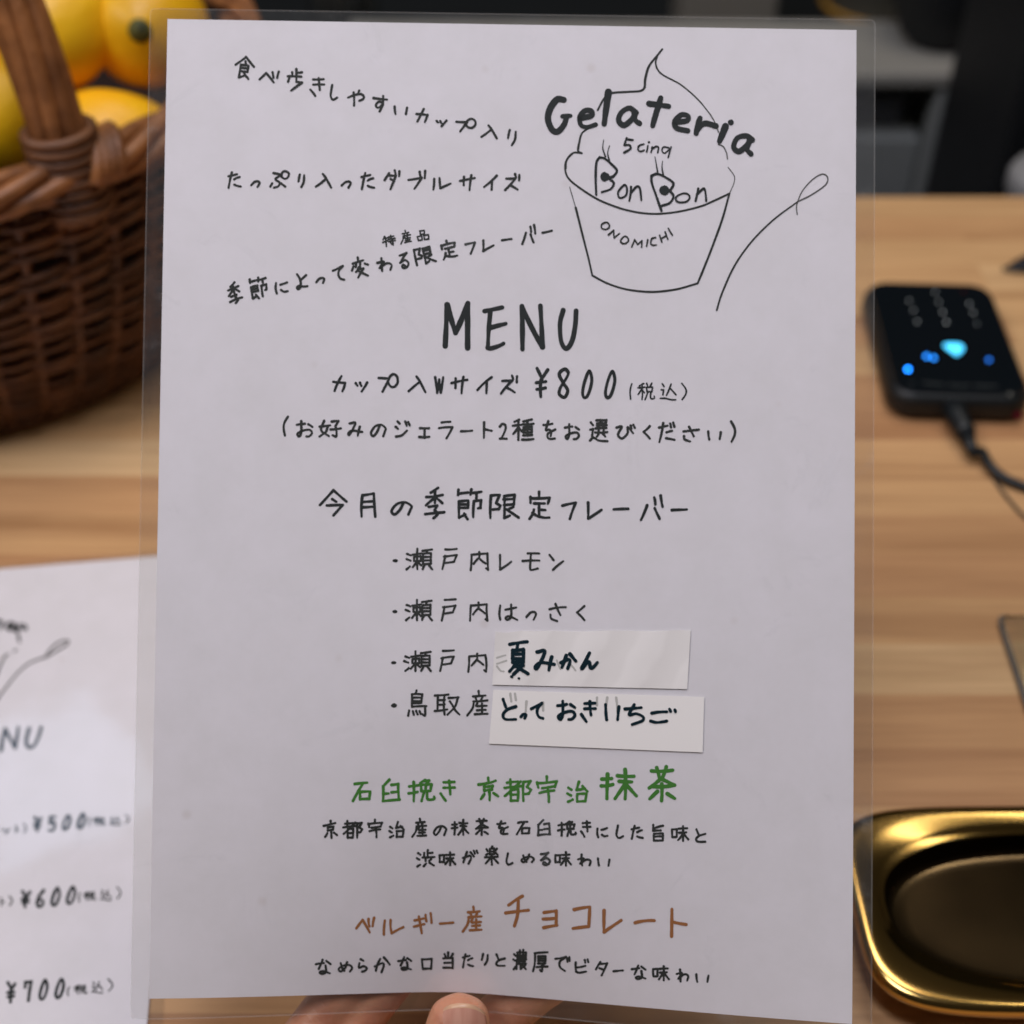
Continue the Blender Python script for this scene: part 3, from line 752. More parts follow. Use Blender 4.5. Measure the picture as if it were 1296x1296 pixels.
# ------------------------------------------------------------------ wicker basket
BC = np.array([-.317, .680, 0.0])
def brad(z):                                  # radius of the basket wall at height z
    f = z / .150
    return .128 + .046 * f ** .8 + .006 * math.sin(f * math.pi)
M['wicker'] = noisy(mat('brown_wicker', rough=.5), (.055, .020, .008), (.23, .092, .033), scale=45, stretch=(1, 1, 2.5), bump=.3, lo=.3, hi=.75)
M['wicker_light'] = noisy(mat('light_wicker', rough=.5), (.14, .050, .015), (.40, .160, .050), scale=60, bump=.3, lo=.3, hi=.7)
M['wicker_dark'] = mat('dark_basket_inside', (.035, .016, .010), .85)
basket = thing('wicker_basket', BC, 'round brown wicker basket with a tall hoop handle, holding yellow lemons', 'basket')
NST = 46
def weave():
    V, F = [], []; rng = random.Random(11)
    rows = 33
    for r in range(rows):
        z0 = .006 + r * .0042
        n = NST * 4; pts = []; ph = (r % 2) * math.pi
        jz = rng.uniform(-.0006, .0006); a0 = rng.uniform(0, 6)
        for i in range(n):
            a = 2 * math.pi * i / n
            z = z0 + jz + .0016 * math.sin(a * 2 + a0) + .0007 * math.sin(a * NST / 2 * 1.0 + ph + 1.2) + .0018 * math.sin(a * 3 + r * .05)
            rad = brad(max(z, 0)) + .0040 * math.cos(a * NST / 2 + ph) + .0005 * math.sin(a * 17 + r)
            pts.append((BC[0] + rad * math.cos(a), BC[1] + rad * math.sin(a), max(z, .003)))
        tube(V, F, pts, [.0023 + .0004 * math.sin(i * .11 + r) for i in range(n)], 6, closed=True)
    return mesh(V, F, True)
link('weave', weave(), M['wicker'], basket)
V, F = [], []
for k in range(NST):
    a = 2 * math.pi * (k + .5) / NST
    pts = [(BC[0] + brad(z) * math.cos(a + z * .25), BC[1] + brad(z) * math.sin(a + z * .25), z) for z in np.linspace(.003, .150, 10)]
    tube(V, F, pts, .0027, 6)
link('stakes', mesh(V, F, True), M['wicker'], basket)
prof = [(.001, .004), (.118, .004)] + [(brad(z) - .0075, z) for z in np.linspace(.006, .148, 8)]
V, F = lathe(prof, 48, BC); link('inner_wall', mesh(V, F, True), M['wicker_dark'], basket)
# braided foot and rim
V, F = [], []
for s_ in range(3):
    pts = []
    for i in range(240):
        a = 2 * math.pi * i / 240; w = a * 24 + s_ * 2.094
        rr = brad(0) + .002 + .0042 * math.cos(w); pts.append((BC[0] + rr * math.cos(a), BC[1] + rr * math.sin(a), .0072 + .0042 * math.sin(w)))
    tube(V, F, pts, .0030, 6, closed=True)
link('foot_braid', mesh(V, F, True), M['wicker'], basket)
V, F = [], []
for s_ in range(5):
    pts = []
    for i in range(300):
        a = 2 * math.pi * i / 300; w = a * 7 + s_ * 1.257
        rr = brad(.150) + .0005 + .0072 * math.cos(w); pts.append((BC[0] + rr * math.cos(a), BC[1] + rr * math.sin(a), .153 + .0068 * math.sin(w)))
    tube(V, F, pts, .0040, 7, closed=True)
link('rim_braid', mesh(V, F, True), M['wicker_light'], basket)
# hoop handle: a bundle of rods across the basket
HA = R(-47)                                   # direction of its near foot
hd = np.array([math.cos(HA), math.sin(HA), 0]); hs = np.array([-hd[1], hd[0], 0])
def hoop(u):                                  # u 0..1 from near foot to far foot
    a = math.pi * u
    return BC + hd * (.172 * math.copysign(abs(math.cos(a)) ** 1.15, math.cos(a))) + np.array([0, 0, .130 + .220 * max(0, math.sin(a)) ** .9])
V, F = [], []
for s_ in range(8):
    w0 = s_ * .785; pts = []
    for i in range(60):
        u = i / 59; c = hoop(u); t = hoop(min(1, u + .01)) - hoop(max(0, u - .01)); t /= np.linalg.norm(t); nn = np.cross(t, hs)
        w = w0 + u * 5.0; pts.append(c + (.0088 * math.cos(w)) * hs + (.0066 * math.sin(w)) * nn)
    tube(V, F, pts, .0042, 7)
link('handle', mesh(V, F, True), M['wicker_light'], basket)
for side in (0, 1):
    V, F = [], []
    for k in range(8):
        u = .008 + k * .0060; u = u if side == 0 else 1 - u
        c = hoop(u); t = hoop(min(1, u + .01)) - hoop(max(0, u - .01)); t /= np.linalg.norm(t); nn = np.cross(t, hs)
        pts = [c + (.0150 * math.cos(w)) * hs + (.0122 * math.sin(w)) * nn + t * .0022 * math.sin(w) for w in np.linspace(0, 2 * math.pi, 20, endpoint=False)]
        tube(V, F, pts, .0028, 6, closed=True)
    link('handle_wrap', mesh(V, F, True), M['wicker'], basket)
# flat cane band lashed over the rim beside the handle
V, F = [], []
for k in range(4):
    a0 = HA + .02 + k * .020
    pts = []
    for i in range(9):
        f = i / 8; a = a0 + .13 * f; w = math.pi * (1.05 - 1.25 * f)
        rr = brad(.150) + .0135 * math.cos(math.pi - w) * -1 * -1
        pts.append((BC[0] + (brad(.150) - .0135 * math.cos(w)) * math.cos(a), BC[1] + (brad(.150) - .0135 * math.cos(w)) * math.sin(a), .153 + .0125 * math.sin(w)))
    tube(V, F, pts, .0034, 6)
link('rim_lashing', mesh(V, F, True), M['wicker_light'], basket)

# ------------------------------------------------------------------ lemons
def lemon_mat():
    m = noisy(mat('lemon_peel', rough=.44), (.90, .44, .005), (.97, .57, .008), scale=14, bump=.35, bscale=170, dist=.0012)
    b = m.node_tree.nodes['Principled BSDF']; b.inputs['Subsurface Weight'].default_value = .08
    b.inputs['Subsurface Radius'].default_value = (.006, .004, .001); b.inputs['Subsurface Scale'].default_value = .6
    return m
M['lemon'] = lemon_mat(); M['stem'] = noisy(mat('lemon_stem', rough=.7), (.020, .022, .004), (.13, .13, .025), scale=150)
def lemon(loc, axis, r, ln, label, stem=True):
    axis = Vector(axis).normalized(); q = axis.to_track_quat('Z', 'Y').to_matrix()
    t = thing('lemon', loc, label, 'lemon', 'lemons piled in the wicker basket')
    prof = []
    for i in range(25):
        a = math.pi * i / 24; z = -math.cos(a) * ln; rr = r * math.sin(a) ** .92
        if i > 20: z += .0045 * ((i - 20) / 4) ** 1.4
        if i < 3: z -= .002 * (3 - i) / 3
        prof.append((max(rr, .0002), z))
    V, F = lathe(prof, 40)
    V = [np.array(q @ Vector(v)) * (1 + .035 * mnoise.noise(Vector(v) * 38 + Vector(loc) * 9)) + np.array(loc) for v in V]
    link('peel', mesh(V, F, True), M['lemon'], t)
    if stem:
        V, F = lathe([(.0002, -.002), (.0052, -.0022), (.0058, .0002), (.0042, .0014), (.0026, .0026), (.0002, .0030)], 14)
        base = Vector(loc) - axis * (ln + .0012)
        V = [np.array(q @ Vector((v[0], v[1], -v[2])) + base) for v in V]
        link('stem', mesh(V, F, True), M['stem'], t)
    return t
lemon(on_plane(179, 42, .170), -(ray(179, 42)) + np.array([.05, 0, .1]), .0300, .036, 'lemon with its green stem end facing forward, between the basket handle and the menu') if False else None
def face_cam(u, v, dx=0, dz=0):
    d = -ray(u, v); d /= np.linalg.norm(d); return d * -1 + np.array([dx, 0, dz])
lemon(on_plane(186, 34, .168), face_cam(186, 34, .10, .05), .0315, .036, 'large lemon with its dark stem end facing forward, at the back of the basket')
lemon(on_plane(55, 50, .172), (.75, .2, .45), .0285, .036, 'plump lemon just right of the basket handle, behind the other lemons')
lemon(on_plane(148, 184, .128), (.95, .15, -.35), .0270, .034, 'lemon lying lowest, just behind the basket rim beside the menu')
lemon(on_plane(-8, 150, .150), (.3, .9, .2), .0290, .034, 'shaded lemon at the left edge, behind the basket handle')

# ------------------------------------------------------------------ card terminal
M['black_gloss'] = mat('black_glass', (.004, .006, .008), .12)
M['black_body'] = mat('black_plastic', (.002, .0045, .006), .5)
M['key_grey'] = mat('grey_key_print', (.62, .68, .68), .6)
def emit(name, c, s):
    m = bpy.data.materials.new(name); m.use_nodes = True; nt = m.node_tree; nt.nodes.clear()
    e = nt.nodes.new('ShaderNodeEmission'); e.inputs[0].default_value = (*c, 1); e.inputs[1].default_value = s
    o = nt.nodes.new('ShaderNodeOutputMaterial'); nt.links.new(e.outputs[0], o.inputs[0]); return m
M['led_cyan'] = emit('cyan_light', (.08, .60, 1.0), 2.3); M['led_blue'] = emit('blue_light', (.02, .26, 1.0), 5.0)
M['led_deep'] = emit('deep_blue_light', (.01, .22, 1.0), 12.0); M['led_red'] = emit('red_light', (.45, .02, .06), .12)
def rounded(x0, x1, y0, y1, r, n=7):
    P = []
    for cx, cy, a0 in ((x1 - r, y1 - r, 0), (x0 + r, y1 - r, 90), (x0 + r, y0 + r, 180), (x1 - r, y0 + r, 270)):
        for k in range(n + 1):
            a = R(a0 + 90 * k / n); P.append((cx + r * math.cos(a), cy + r * math.sin(a)))
    return P
def loft(rings, cap0=True, cap1=True):
    V, F = [], []; n = len(rings[0])
    for r in rings: V += r
    for i in range(len(rings) - 1):
        for k in range(n): F.append((i * n + k, i * n + (k + 1) % n, (i + 1) * n + (k + 1) % n, (i + 1) * n + k))
    if cap0: F.append(tuple(range(n))[::-1])
    if cap1: F.append(tuple((len(rings) - 1) * n + k for k in range(n)))
    return V, F
TO = np.array([.2408, .6215, 0]); TA = R(-3.0)
def tw(x, y, z):
    return (TO[0] + x * math.cos(TA) - y * math.sin(TA), TO[1] + x * math.sin(TA) + y * math.cos(TA), z)
def pill(hx, hy, r, levels):
    rings = []
    for (inset, z) in levels:
        rings.append([tw(x, y, z) for x, y in rounded(-hx + inset, hx - inset, -hy + inset, hy - inset, max(.002, r - inset * .6))])
    return rings
term = thing('card_terminal', TO, 'black card payment terminal with grey keypad and glowing blue lights lying on the counter', 'card terminal')
V, F = loft(pill(.0378, .0570, .014, [(.004, .0012), (.0012, .003), (0, .006), (.0003, .012), (.0016, .0155), (.0040, .0172)]))
link('body', mesh(V, F, True), M['black_body'], term)
V, F = loft(pill(.0345, .0536, .0112, [(0, .0170), (.0002, .0176), (.0009, .0180)]))
link('glass_face', mesh(V, F, False), M['black_gloss'], term)
# place a mark on the glass from its photo pixel
def mark_sheet(z):
    c = [tw(-.0345, .0536, z), tw(.0345, .0536, z), tw(.0345, -.0536, z), tw(-.0345, -.0536, z)]
    return Sheet(c[0], c[1], c[2], c[3], (0, 0, 1))
MS = mark_sheet(.0180)
keys = [(1150.5, 380.5, '9'), (1156, 393, '6'), (1160.5, 407, '3'), (1183.5, 369.5, '0'), (1188, 382, '8'), (1193, 395, '5'), (1197.5, 408, '2'), (1226.5, 384, '7'), (1231.5, 395.5, '4'), (1236.5, 409.5, '1')]
for u, v, ch in keys:
    g = Pen(MS, .00012, 3)
    h = 1.6; w_ = 1.7 if ch != '1' else .9
    g.glyph(ch, u - w_, v - h, u + w_, v + h, 1.2, 180.0)
    g.build('key_digit', M['key_grey'], term)
def led(pts, m, name, label, lift=.00010):
    s, t = MS.inv(pts); V = list(MS.p(s, t, lift)) + list(MS.p(s, t, lift - .00005)); n = len(pts)
    F = [tuple(range(n)), tuple(range(2 * n - 1, n - 1, -1))] + [(i, n + i, n + (i + 1) % n, (i + 1) % n) for i in range(n)]
    o = link(name, mesh(V, F), m, term); o['label'] = label
def circ(u, v, rx, ry, n=20): return [(u + rx * math.cos(2 * math.pi * k / n), v + ry * math.sin(2 * math.pi * k / n)) for k in range(n)]
big = catmull([(1194.5, 438), (1197, 435), (1203, 434.5), (1212, 435), (1218, 437), (1219.5, 441.5), (1215.5, 447), (1210.5, 450), (1204, 446)], 5, True)
led([tuple(p_) for p_ in big], M['led_cyan'], 'status_light', 'large cyan glowing light')
led(circ(1149, 467.5, 2.5, 2.3), M['led_deep'], 'indicator_light', 'bright blue round light')
led(circ(1172.5, 451, 2.4, 2.2), M['led_blue'], 'indicator_light', 'blue light, left of a pair')
led(circ(1181.5, 453, 2.4, 2.2), M['led_blue'], 'indicator_light', 'blue light, right of a pair')
led(circ(1251.5, 455.5, 2.4, 2.2), mat('x', (0, 0, 0)) if False else emit('dim_blue_light', (.02, .17, .75), 3.0), 'indicator_light', 'dim blue round light')
led(circ(1219.5, 368.5, 2, 1.6), emit('dim_red_light', (.35, .02, .02), .12), 'indicator_light', 'faint red light')
# small red mark on the near side
c_ = tw(.0300, -.0573, .0075)
V, F = lathe([(.0002, 0), (.0022, 0), (.0022, .0008), (.0002, .0008)], 16); V = [(c_[0] + v[0], c_[1] - v[2], c_[2] + v[1]) for v in V]
o = link('side_light', mesh(V, F), M['led_red'], term); o['label'] = 'dim red mark on the near edge'
g = Pen(MS, .00010, 9)
g.raw((0, 0), 1, '1152,485 1156,485;1168,484 1195,487;1200,487 1228,488;1234,488 1262,489', 1.6); g.build('small_print', mat('grey_small_print', (.03, .037, .037), .6), term)['label'] = 'unreadable row of small print'

# cable plugged into the terminal
M['cable'] = mat('black_cable', (.003, .006, .008), .5)
cable = thing('charging_cable', tw(0.0, -.07, 0), 'thick black cable plugged into the near end of the card terminal', 'cable')
V, F = [], []
pl = [tw(-.004, -.0560, .0095), tw(-.0035, -.063, .0093), tw(-.0015, -.073, .0088), tw(-.001, -.0770, .0084)]
tube(V, F, pl, [.0062, .0060, .0054, .0050], 12); link('plug', mesh(V, F, True), M['cable'], cable)
V, F = [], []
tube(V, F, [tw(-.001, -.0765, .0084), tw(-.0004, -.085, .0075), tw(.0005, -.0905, .0066)], [.0040, .0034, .0026], 10); link('strain_relief', mesh(V, F, True), M['cable'], cable)
a_ = np.array(tw(.0005, -.0900, .0066))
pts = catmull([a_, on_plane(1243, 572, .0058), on_plane(1252, 588, .0050), on_plane(1268, 603, .0036), on_plane(1296, 616, .0026), on_plane(1340, 628, .0026), on_plane(1420, 640, .0026), on_plane(1500, 700, .0026)], 10)
V, F = [], []; tube(V, F, pts, .0025, 10); link('cord', mesh(V, F, True), M['cable'], cable)
M['line_grey'] = mat('dark_grey_line', (.045, .040, .030), .6)
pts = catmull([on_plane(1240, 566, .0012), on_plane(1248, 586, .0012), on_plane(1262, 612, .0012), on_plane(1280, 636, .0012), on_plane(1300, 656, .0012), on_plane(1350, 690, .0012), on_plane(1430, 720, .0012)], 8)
V, F = [], []; tube(V, F, pts, .00075, 7)  # thin dark line on the counter, drawn as a narrow tube
o = link('thin_line', mesh(V, F, True), M['line_grey']); tag(o, 'thin dark line on the counter under the thick black cable', 'cord')

# black item at the right edge: a soft pouch end
bo = on_plane(1306, 338, 0)
V = []; F = []; rings = []
for i in range(13):
    f = i / 12; w = .0165 * math.sin(min(1, f * 1.6) * math.pi / 2) ** .7; h = .0165 * math.sin(min(1, f * 1.15) * math.pi / 2) ** .8
    x = -.0205 + .110 * f
    rings.append([(bo[0] + x, bo[1] + w * math.cos(a) + .25 * x, max(.0008, h * (.5 + .5 * math.sin(a)) * 1.0 + .0006)) for a in np.linspace(0, 2 * math.pi, 20, endpoint=False)])
V, F = loft(rings)
M['pouch'] = mat('dark_navy_leather', (.006, .008, .018), .30)
pouch = thing('spectacle_case', (bo[0], bo[1], 0), 'small glossy black case with a tapering end, beyond the card terminal at the right edge', 'case')
link('shell', mesh(V, F, True), M['pouch'], pouch)
V, F = [], []
tube(V, F, [(r_[0][0], (r_[0][1] + r_[10][1]) / 2 - (abs(r_[0][1] - r_[10][1])) / 2 * 1.0 - .0004, .0062 if i_ else .003) for i_, r_ in enumerate(rings)], .0007, 6)
link('seam', mesh(V, F, True), M['black_body'], pouch)

# clear acrylic plate at the right edge
M['acrylic'] = mat('clear_acrylic', (.92, .95, .95), .05, Transmission_Weight=1.0, IOR=1.35)
ao = on_plane(1264, 785, .0); an = R(-2.0)
def aw(x, y, z): return (ao[0] + x * math.cos(an) - y * math.sin(an), ao[1] + x * math.sin(an) + y * math.cos(an), z)
V, F = loft([[aw(x, y, z) for x, y in rounded(0 + i_, .15 - i_, -.105 + i_, 0 - i_, .004, 4)] for i_, z in ((.0005, .0004), (0, .0009), (0, .0036), (.0005, .0041))])
ap = thing('acrylic_plate', (ao[0], ao[1], 0), 'clear acrylic plate with a dark cut edge lying on the counter at the right edge', 'plate')
link('sheet', mesh(V, F), M['acrylic'], ap)
V, F = [], []
tube(V, F, [aw(-.0006, -.101, .0022), aw(-.0006, -.004, .0022), aw(.0003, -.0005, .0022), aw(.004, .0005, .0022)], [.0011, .0011, .0010, .0006], 8)
tube(V, F, [aw(.0045, .0005, .0022), aw(.146, .0005, .0022)], .0004, 6)
o = link('cut_edge', mesh(V, F, True), noisy(mat('grey_cut_edge', rough=.4), (.10, .095, .085), (.16, .15, .13), scale=40), ap); o['kind'] = 'part' if False else 'part'
del o['kind']

# ------------------------------------------------------------------ gold tray
M['gold'] = noisy(mat('polished_gold', (.62, .43, .12), .14, 1.0), (.46, .29, .085), (.58, .38, .125), scale=5)
gb = M['gold'].node_tree.nodes['Principled BSDF']; gb.inputs['Roughness'].default_value = .15
GO = np.array([.2030, .2655, 0]); GA = R(0.5)
tray = thing('gold_tray', GO, 'polished gold metal tray with a rounded rim and an oval well, at the lower right', 'tray')
def gw(x, y, z): return (GO[0] + x * math.cos(GA) - y * math.sin(GA), GO[1] + x * math.sin(GA) + y * math.cos(GA), z)
def sup(hx, hy, e, n=120):
    P = []
    for k in range(n):
        a = 2 * math.pi * k / n; c_, s_ = math.cos(a), math.sin(a)
        ee = e if s_ > 0 else 2.0 + (e - 2.0) * .80
        P.append((hx * math.copysign(abs(c_) ** (2 / ee), c_), hy * math.copysign(abs(s_) ** (2 / ee), s_)))
    return P
lev = [(.058, .026, 3.0, .0008), (.064, .030, 3.4, .0012), (.0715, .0365, 4.0, .005), (.0757, .0403, 5, .0105), (.0768, .0413, 5.5, .0140), (.0768, .0413, 5.5, .0158), (.0762, .0407, 5.4, .0172), (.0752, .0398, 5.2, .0178), (.0738, .0385, 5, .01800),
       (.0722, .0370, 4.6, .01785), (.0706, .0355, 4.1, .01755), (.0690, .0340, 3.6, .01712), (.0676, .0326, 3.2, .01660), (.0666, .0316, 2.9, .0158), (.0660, .0310, 2.75, .0153), (.0652, .0303, 2.6, .0151), (.0644, .0297, 2.5, .0146), (.0638, .0292, 2.42, .0128), (.0632, .0286, 2.36, .0095), (.0625, .0280, 2.32, .0072), (.0614, .0271, 2.3, .0061), (.0596, .0258, 2.27, .0058), (.0540, .0226, 2.25, .0057), (.0480, .0196, 2.2, .00565), (.030, .0125, 2.1, .0056), (.008, .0035, 2.0, .0056)]
def tring(q): hx, hy, e, z = q; return [gw(x, y, z) for x, y in sup(hx + .0035, hy + .0008, e)]
V, F = loft([tring(q) for q in lev[:17]], True, False)
link('rim', mesh(V, F, True), M['gold'], tray)
V, F = loft([tring(q) for q in lev[16:]], False, True)
M['well_metal'] = noisy(mat('dark_well_metal', rough=.16, metal=1.0), (.075, .052, .028), (.16, .110, .055), scale=22, lo=.35, hi=.75)  # metal inside the well, darker and browner than the rim
link('well', mesh(V, F, True), M['well_metal'], tray)

# ------------------------------------------------------------------ things beyond the counter
M['steel'] = noisy(mat('brushed_steel', (.42, .42, .39), .45, 0.0), (.27, .265, .24), (.33, .32, .29), scale=12, stretch=(1, 8, 8))
M['steel_dark'] = noisy(mat('dull_steel', (.16, .18, .18), .5, 0.0), (.19, .205, .205), (.24, .255, .25), scale=10)
M['black'] = mat('black_plastic_back', (.0025, .0035, .005), .6)
fy = 1.25
def yz(u, v, y): q = at_y(u, v, y); return q
ct = yz(1238, 92, fy); cb = yz(1236, 112, fy)
wt = thing('steel_worktable', (ct[0] - .25, fy + .2, -1.0), 'grey steel work table standing behind the counter, its corner and one leg showing', 'table')
bm = bmesh.new(); box(bm, ct[0] - .62, ct[0], fy, fy + .13, cb[2], ct[2], bev=.004); link('top', bm_mesh(bm), M['steel'], wt)
for lx, ly in ((-.028, .004), (-.60, .004), (-.028, .098), (-.60, .098)):
    bm = bmesh.new(); box(bm, ct[0] + lx - .004, ct[0] + lx + .024, fy + ly, fy + ly + .028, -1.0, cb[2] - .001, bev=.003); link('leg', bm_mesh(bm), M['steel_dark'], wt)
sh = yz(1150, 176, fy + .02)
bm = bmesh.new(); box(bm, ct[0] - .58, ct[0] - .034, fy + .02, fy + .125, sh[2] - .16, sh[2], bev=.003); link('drawer_box', bm_mesh(bm), M['steel_dark'], wt)
# small pale box on the lower shelf, under the table top
pb = yz(1108, 158, fy + .06)
bm = bmesh.new(); box(bm, pb[0] - .05, pb[0] + .022, fy + .05, fy + .12, sh[2] + .001, sh[2] + .026, bev=.003)
t_ = thing('small_box', (pb[0], fy + .08, sh[2]), 'small bluish grey box on the shelf under the steel table', 'box'); link('carton', bm_mesh(bm), mat('blue_grey_card', (.16, .17, .20), .7), t_)
bm = bmesh.new(); box(bm, pb[0] - .051, pb[0] + .023, fy + .049, fy + .121, sh[2] + .0262, sh[2] + .031, bev=.002); link('lid', bm_mesh(bm), mat('blue_grey_lid', (.18, .19, .22), .7), t_)
# black bag slumped on the table corner
q0 = yz(1205, 52, fy + .06)
bag = thing('black_bag', (q0[0], fy + .07, ct[2]), 'soft black bag slumped over the corner of the steel table', 'bag')
V, F = lathe([(.001, .0), (.05, .0), (.066, .012), (.072, .05), (.066, .11), (.05, .16), (.03, .19), (.001, .20)], 28)
V = [(q0[0] + .010 + v[0] * .95 + .22 * v[2] * -.9 + .008 * math.sin(v[2] * 60 + v[1] * 40), fy + .085 + v[1] * .75, ct[2] + .001 + v[2] + .004 * math.sin(v[0] * 70)) for v in V]
link('body', mesh(V, F, True), M['black'], bag)
V, F = [], []
tube(V, F, [(q0[0] - .03 + .035 * math.cos(a), fy + .085, ct[2] + .195 + .06 * math.sin(a)) for a in np.linspace(0, math.pi, 16)], .006, 8); link('strap', mesh(V, F, True), M['black'], bag)
# grey tub behind, on the table
q1 = yz(1118, 30, 1.58)
tub = thing('grey_tub', (q1[0], 1.58, -.25), 'round olive grey tub with an amber band, behind the steel table', 'tub')
V, F = lathe([(.001, 0), (.060, 0), (.070, .09), (.072, .125), (.074, .127), (.074, .134), (.068, .134), (.065, .02), (.001, .02)], 36, (q1[0], 1.58, -.2490))
link('bowl', mesh(V, F, True), mat('olive_grey_plastic', (.085, .085, .070), .5), tub)
V, F = [], []
tube(V, F, [(q1[0] + .0765 * math.cos(a), 1.58 + .0765 * math.sin(a), -.2490 + .082) for a in np.linspace(0, 2 * math.pi, 40, endpoint=False)], .004, 6, closed=True)
link('band', mesh(V, F, True), mat('amber_band', (.40, .22, .04), .35), tub)
# black cabinet at the right, with a white canister on it
kb = yz(1240, 150, 1.0)
cab = thing('black_cabinet', (kb[0] + .3, 1.15, -1.0), 'black cabinet standing beyond the right end of the counter', 'cabinet')
bm = bmesh.new(); box(bm, kb[0] + .035, kb[0] + .70, 1.02, 1.20, -1.0, .12, bev=.006); link('carcass', bm_mesh(bm), M['black'], cab)
bm = bmesh.new(); box(bm, kb[0] + .045, kb[0] + .69, 1.008, 1.019, -.95, -.06, bev=.003); link('door', bm_mesh(bm), mat('black_panel', (.0025, .003, .004), .45), cab)
bm = bmesh.new(); box(bm, kb[0] + .045, kb[0] + .69, 1.008, 1.019, -.05, .11, bev=.003); link('drawer', bm_mesh(bm), mat('charcoal_panel', (.003, .004, .005), .45), cab)
ck = yz(1312, 238, .90)
can = thing('white_canister', (ck[0], .90, -.30), 'white round container just behind the far edge of the counter at the right', 'container')
V, F = lathe([(.001, 0), (.034, 0), (.036, .01), (.036, .24), (.034, .252)], 32, (ck[0] + .016, .90, -.30)); link('body', mesh(V, F, True), mat('white_plastic', (.24, .24, .24), .4), can)
V, F = lathe([(.0365, .253), (.0375, .255), (.0375, .266), (.034, .272), (.001, .273)], 32, (ck[0] + .016, .90, -.30)); link('lid', mesh(V, F, True), mat('white_lid', (.26, .26, .26), .4), can)
# low shelf the canister stands on
bm = bmesh.new(); box(bm, -.9, 1.0, .814, .985, -.335, -.302, bev=.002)
tag(link('under_shelf', bm_mesh(bm), M['black']), kind='structure')
# pale pillar and tan panel seen over the top edge of the menu
pp = yz(440, 4, 1.5)
col_ = thing('steel_canister', (pp[0], 1.5, -.25), 'tall shiny steel canister far behind, at the top edge left of centre', 'canister')
V, F = lathe([(.001, 0), (.040, 0), (.041, .004), (.041, .20), (.036, .215)], 32, (pp[0] - .005, 1.5, -.2490)); link('body', mesh(V, F, True), mat('shiny_steel', (.55, .57, .56), .22, 1.0), col_)
V, F = lathe([(.0365, .2155), (.0375, .218), (.0375, .232), (.012, .240), (.010, .255), (.001, .256)], 32, (pp[0] - .005, 1.5, -.2490)); link('lid', mesh(V, F, True), mat('dark_lid', (.02, .02, .02), .4), col_)
ta, tb = yz(862, 8, 1.5), yz(985, 8, 1.5)
tp = thing('beige_box', ((ta[0] + tb[0]) / 2, 1.55, -.25), 'beige grey box far behind, over the top edge right of centre', 'box')
bm = bmesh.new(); box(bm, ta[0], tb[0], 1.5, 1.6, -.2490, .06, bev=.004); link('carton', bm_mesh(bm), mat('beige_card', (.20, .185, .155), .8), tp)
bm = bmesh.new(); box(bm, ta[0] - .002, tb[0] + .002, 1.498, 1.602, .0605, .085, bev=.004); link('lid', bm_mesh(bm), mat('beige_card_lid', (.21, .195, .165), .8), tp)
bm = bmesh.new(); box(bm, -1.4, ct[0] + .15, 1.42, 1.9, -1.0, -.2505, bev=.004)
bu = thing('back_counter', (-.5, 1.55, -1.0), 'dark back counter behind the menu, carrying a shiny steel canister', 'counter')
link('carcass', bm_mesh(bm), M['black'], bu)
bm = bmesh.new(); box(bm, -1.41, ct[0] + .155, 1.41, 1.91, -.2500, -.2495, bev=0); link('worktop', bm_mesh(bm), mat('black_worktop', (.012, .015, .017), .5), bu)

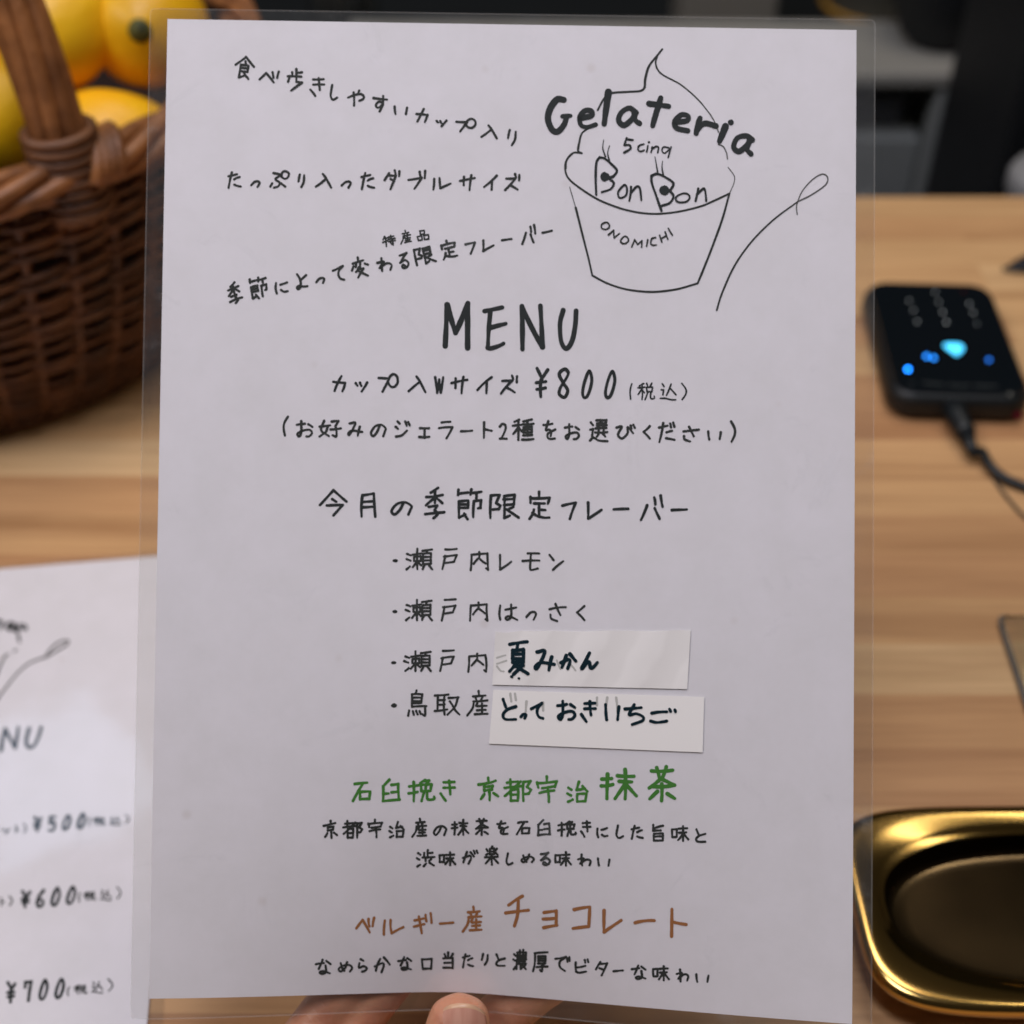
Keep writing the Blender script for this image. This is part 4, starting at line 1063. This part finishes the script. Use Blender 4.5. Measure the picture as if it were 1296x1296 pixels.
# ------------------------------------------------------------------ the hand holding the menu by its lower edge
def hp(u, v, z):
    s_, t_ = MENU.inv([(u, v)])
    tc = np.minimum(t_, 1.02)
    q = MENU.p(s_, t_, np.array([0.0])) ; return q[0] + NW * z * .001
def hand():
    V, F = [], []
    def capsule(a, ra, b, rb):
        n = 14; a, b = np.array(a), np.array(b); ax = b - a; L = np.linalg.norm(ax); ax = ax / max(L, 1e-9)
        ref = np.array([1.0, 0, 0]) if abs(ax[0]) < .8 else np.array([0, 1.0, 0])
        n1 = np.cross(ax, ref); n1 /= np.linalg.norm(n1); n2 = np.cross(ax, n1); b0 = len(V); rings = []
        for k in range(1, 6):
            p_ = math.pi / 2 * (k / 5 - 1); rings.append((a + ax * ra * math.sin(p_), ra * math.cos(p_)))
        for k in range(0, 5):
            p_ = math.pi / 2 * (k / 5); rings.append((b + ax * rb * math.sin(p_), rb * math.cos(p_)))
        V.append(a - ax * ra)
        for c, r in rings:
            for i in range(n):
                w = 2 * math.pi * i / n; V.append(c + r * (math.cos(w) * n1 + math.sin(w) * n2))
        V.append(b + ax * rb); e = len(V) - 1
        for i in range(n): F.append((b0, b0 + 1 + (i + 1) % n, b0 + 1 + i))
        for k in range(len(rings) - 1):
            for i in range(n):
                o0 = b0 + 1 + k * n; F.append((o0 + i, o0 + (i + 1) % n, o0 + n + (i + 1) % n, o0 + n + i))
        o0 = b0 + 1 + (len(rings) - 1) * n
        for i in range(n): F.append((e, o0 + i, o0 + (i + 1) % n))
    def chain(P):
        Q = [(hp(u, v, z), r * .001) for u, v, z, r in P]
        for (a, ra), (b, rb) in zip(Q, Q[1:]): capsule(a, ra, b, rb)
    for dx, dr in ((-11, -.4), (0, 0), (11, -.4)):                                 # thumb: broad and flat at the tip
        chain([(583 + dx * .9, 1279 - (0 if dx else 2), 8.2, 7.6 + dr), (580 + dx * 1.15, 1306, 8.8, 8.4 + dr), (573 + dx * .9, 1360, 10.5, 8.8), (566 + dx * .6, 1425, 13, 9.4), (556, 1500, 16, 9.0), (530, 1600, 20, 11.0)])
    chain([(530, 1600, 20, 11), (490, 1720, 16, 15), (450, 1860, 12, 19)])
    chain([(503, 1236, -8.6, 7.4), (470, 1275, -9.6, 8.0), (418, 1338, -11.5, 8.6), (360, 1400, -11, 9.2), (345, 1480, -4, 10.5)])   # index finger
    chain([(433, 1262, -9.4, 7.2), (404, 1296, -10.4, 8.0), (350, 1372, -11, 8.6), (300, 1440, -8, 9.4), (320, 1540, 0, 11)])        # middle finger, curled shorter
    chain([(706, 1247, -9.0, 7.3), (670, 1270, -10, 8.0), (600, 1330, -11.5, 8.8), (530, 1400, -11, 9.4), (470, 1490, -4, 10.5)])    # ring finger, reaching past the thumb
    chain([(330, 1360, 4, 6.4), (300, 1430, 6, 7.2), (300, 1520, 8, 8.5), (330, 1600, 10, 10)])                                     # little finger, folded
    chain([(345, 1480, -2, 11), (400, 1620, 6, 15), (450, 1860, 10, 19)]); chain([(470, 1490, -2, 11), (470, 1640, 6, 15), (455, 1860, 10, 20)])
    chain([(320, 1540, 2, 11), (370, 1660, 8, 14), (440, 1860, 12, 18)])
    chain([(450, 1860, 14, 20), (440, 2000, 30, 19), (420, 2200, 52, 20)]); chain([(470, 1860, 14, 19), (470, 2000, 30, 18), (460, 2200, 52, 20)])
    chain([(420, 2200, 52, 21), (380, 2500, 85, 26)]); chain([(460, 2200, 52, 21), (420, 2500, 85, 26)])
    return V, F
V, F = hand()
hb = hp(560, 1425, 0)
M['skin'] = noisy(mat('skin', rough=.42), (.47, .195, .115), (.66, .345, .200), scale=42, bump=.45, bscale=520, dist=.0006)
sk = M['skin'].node_tree.nodes['Principled BSDF']; sk.inputs['Subsurface Weight'].default_value = .25
sk.inputs['Subsurface Radius'].default_value = (.006, .002, .001); sk.inputs['Subsurface Scale'].default_value = .5
handt = thing('hand', hb, 'bare hand holding the upright menu by its lower edge, thumb in front and fingers behind', 'hand')
ho = link('skin', mesh(V, F, True), M['skin'], handt)
rm = ho.modifiers.new('remesh', 'REMESH'); rm.mode = 'VOXEL'; rm.voxel_size = .0011; rm.use_smooth_shade = True
sm = ho.modifiers.new('smooth', 'SMOOTH'); sm.factor = .5; sm.iterations = 10
# thumb nail: a curved plate with a free edge, sitting in the tip
M['nail'] = noisy(mat('finger_nail', rough=.24), (.52, .245, .175), (.61, .325, .240), scale=60, stretch=(7, 1, 1), bump=.6, bscale=36, dist=.0004)
M['nail_edge'] = mat('nail_free_edge', (.60, .36, .22), .35)
def nail():
    V, F, mt = [], [], []; nu, nv = 24, 28
    for k in range(nv + 1):
        f = k / nv
        for i in range(nu + 1):
            g = -1 + 2 * i / nu
            half = 35 - 7 * max(0, 1 - f * 4) ** 2
            top = 1252 + 16 * abs(g) ** 2.6
            v = top + (1380 - 1252) * f * (1 - .12 * g * g); u = 587 - 11 * f + g * half
            z = 16.55 - 4.0 * abs(g) ** 2.4 - 3.4 * (1 - f) ** 5 + 2.2 * f
            V.append(hp(u, v, z))
    r_ = nu + 1
    for k in range(nv):
        for i in range(nu): F.append((k * r_ + i, (k + 1) * r_ + i, (k + 1) * r_ + i + 1, k * r_ + i + 1)); mt.append(1 if k < 1 else 0)
    return V, F, mt
V, F, mt = nail()
no = link('thumb_nail', mesh(V, F, True, mats=mt), [M['nail'], M['nail_edge']], handt)
so = no.modifiers.new('thick', 'SOLIDIFY'); so.thickness = .0007; so.offset = -1
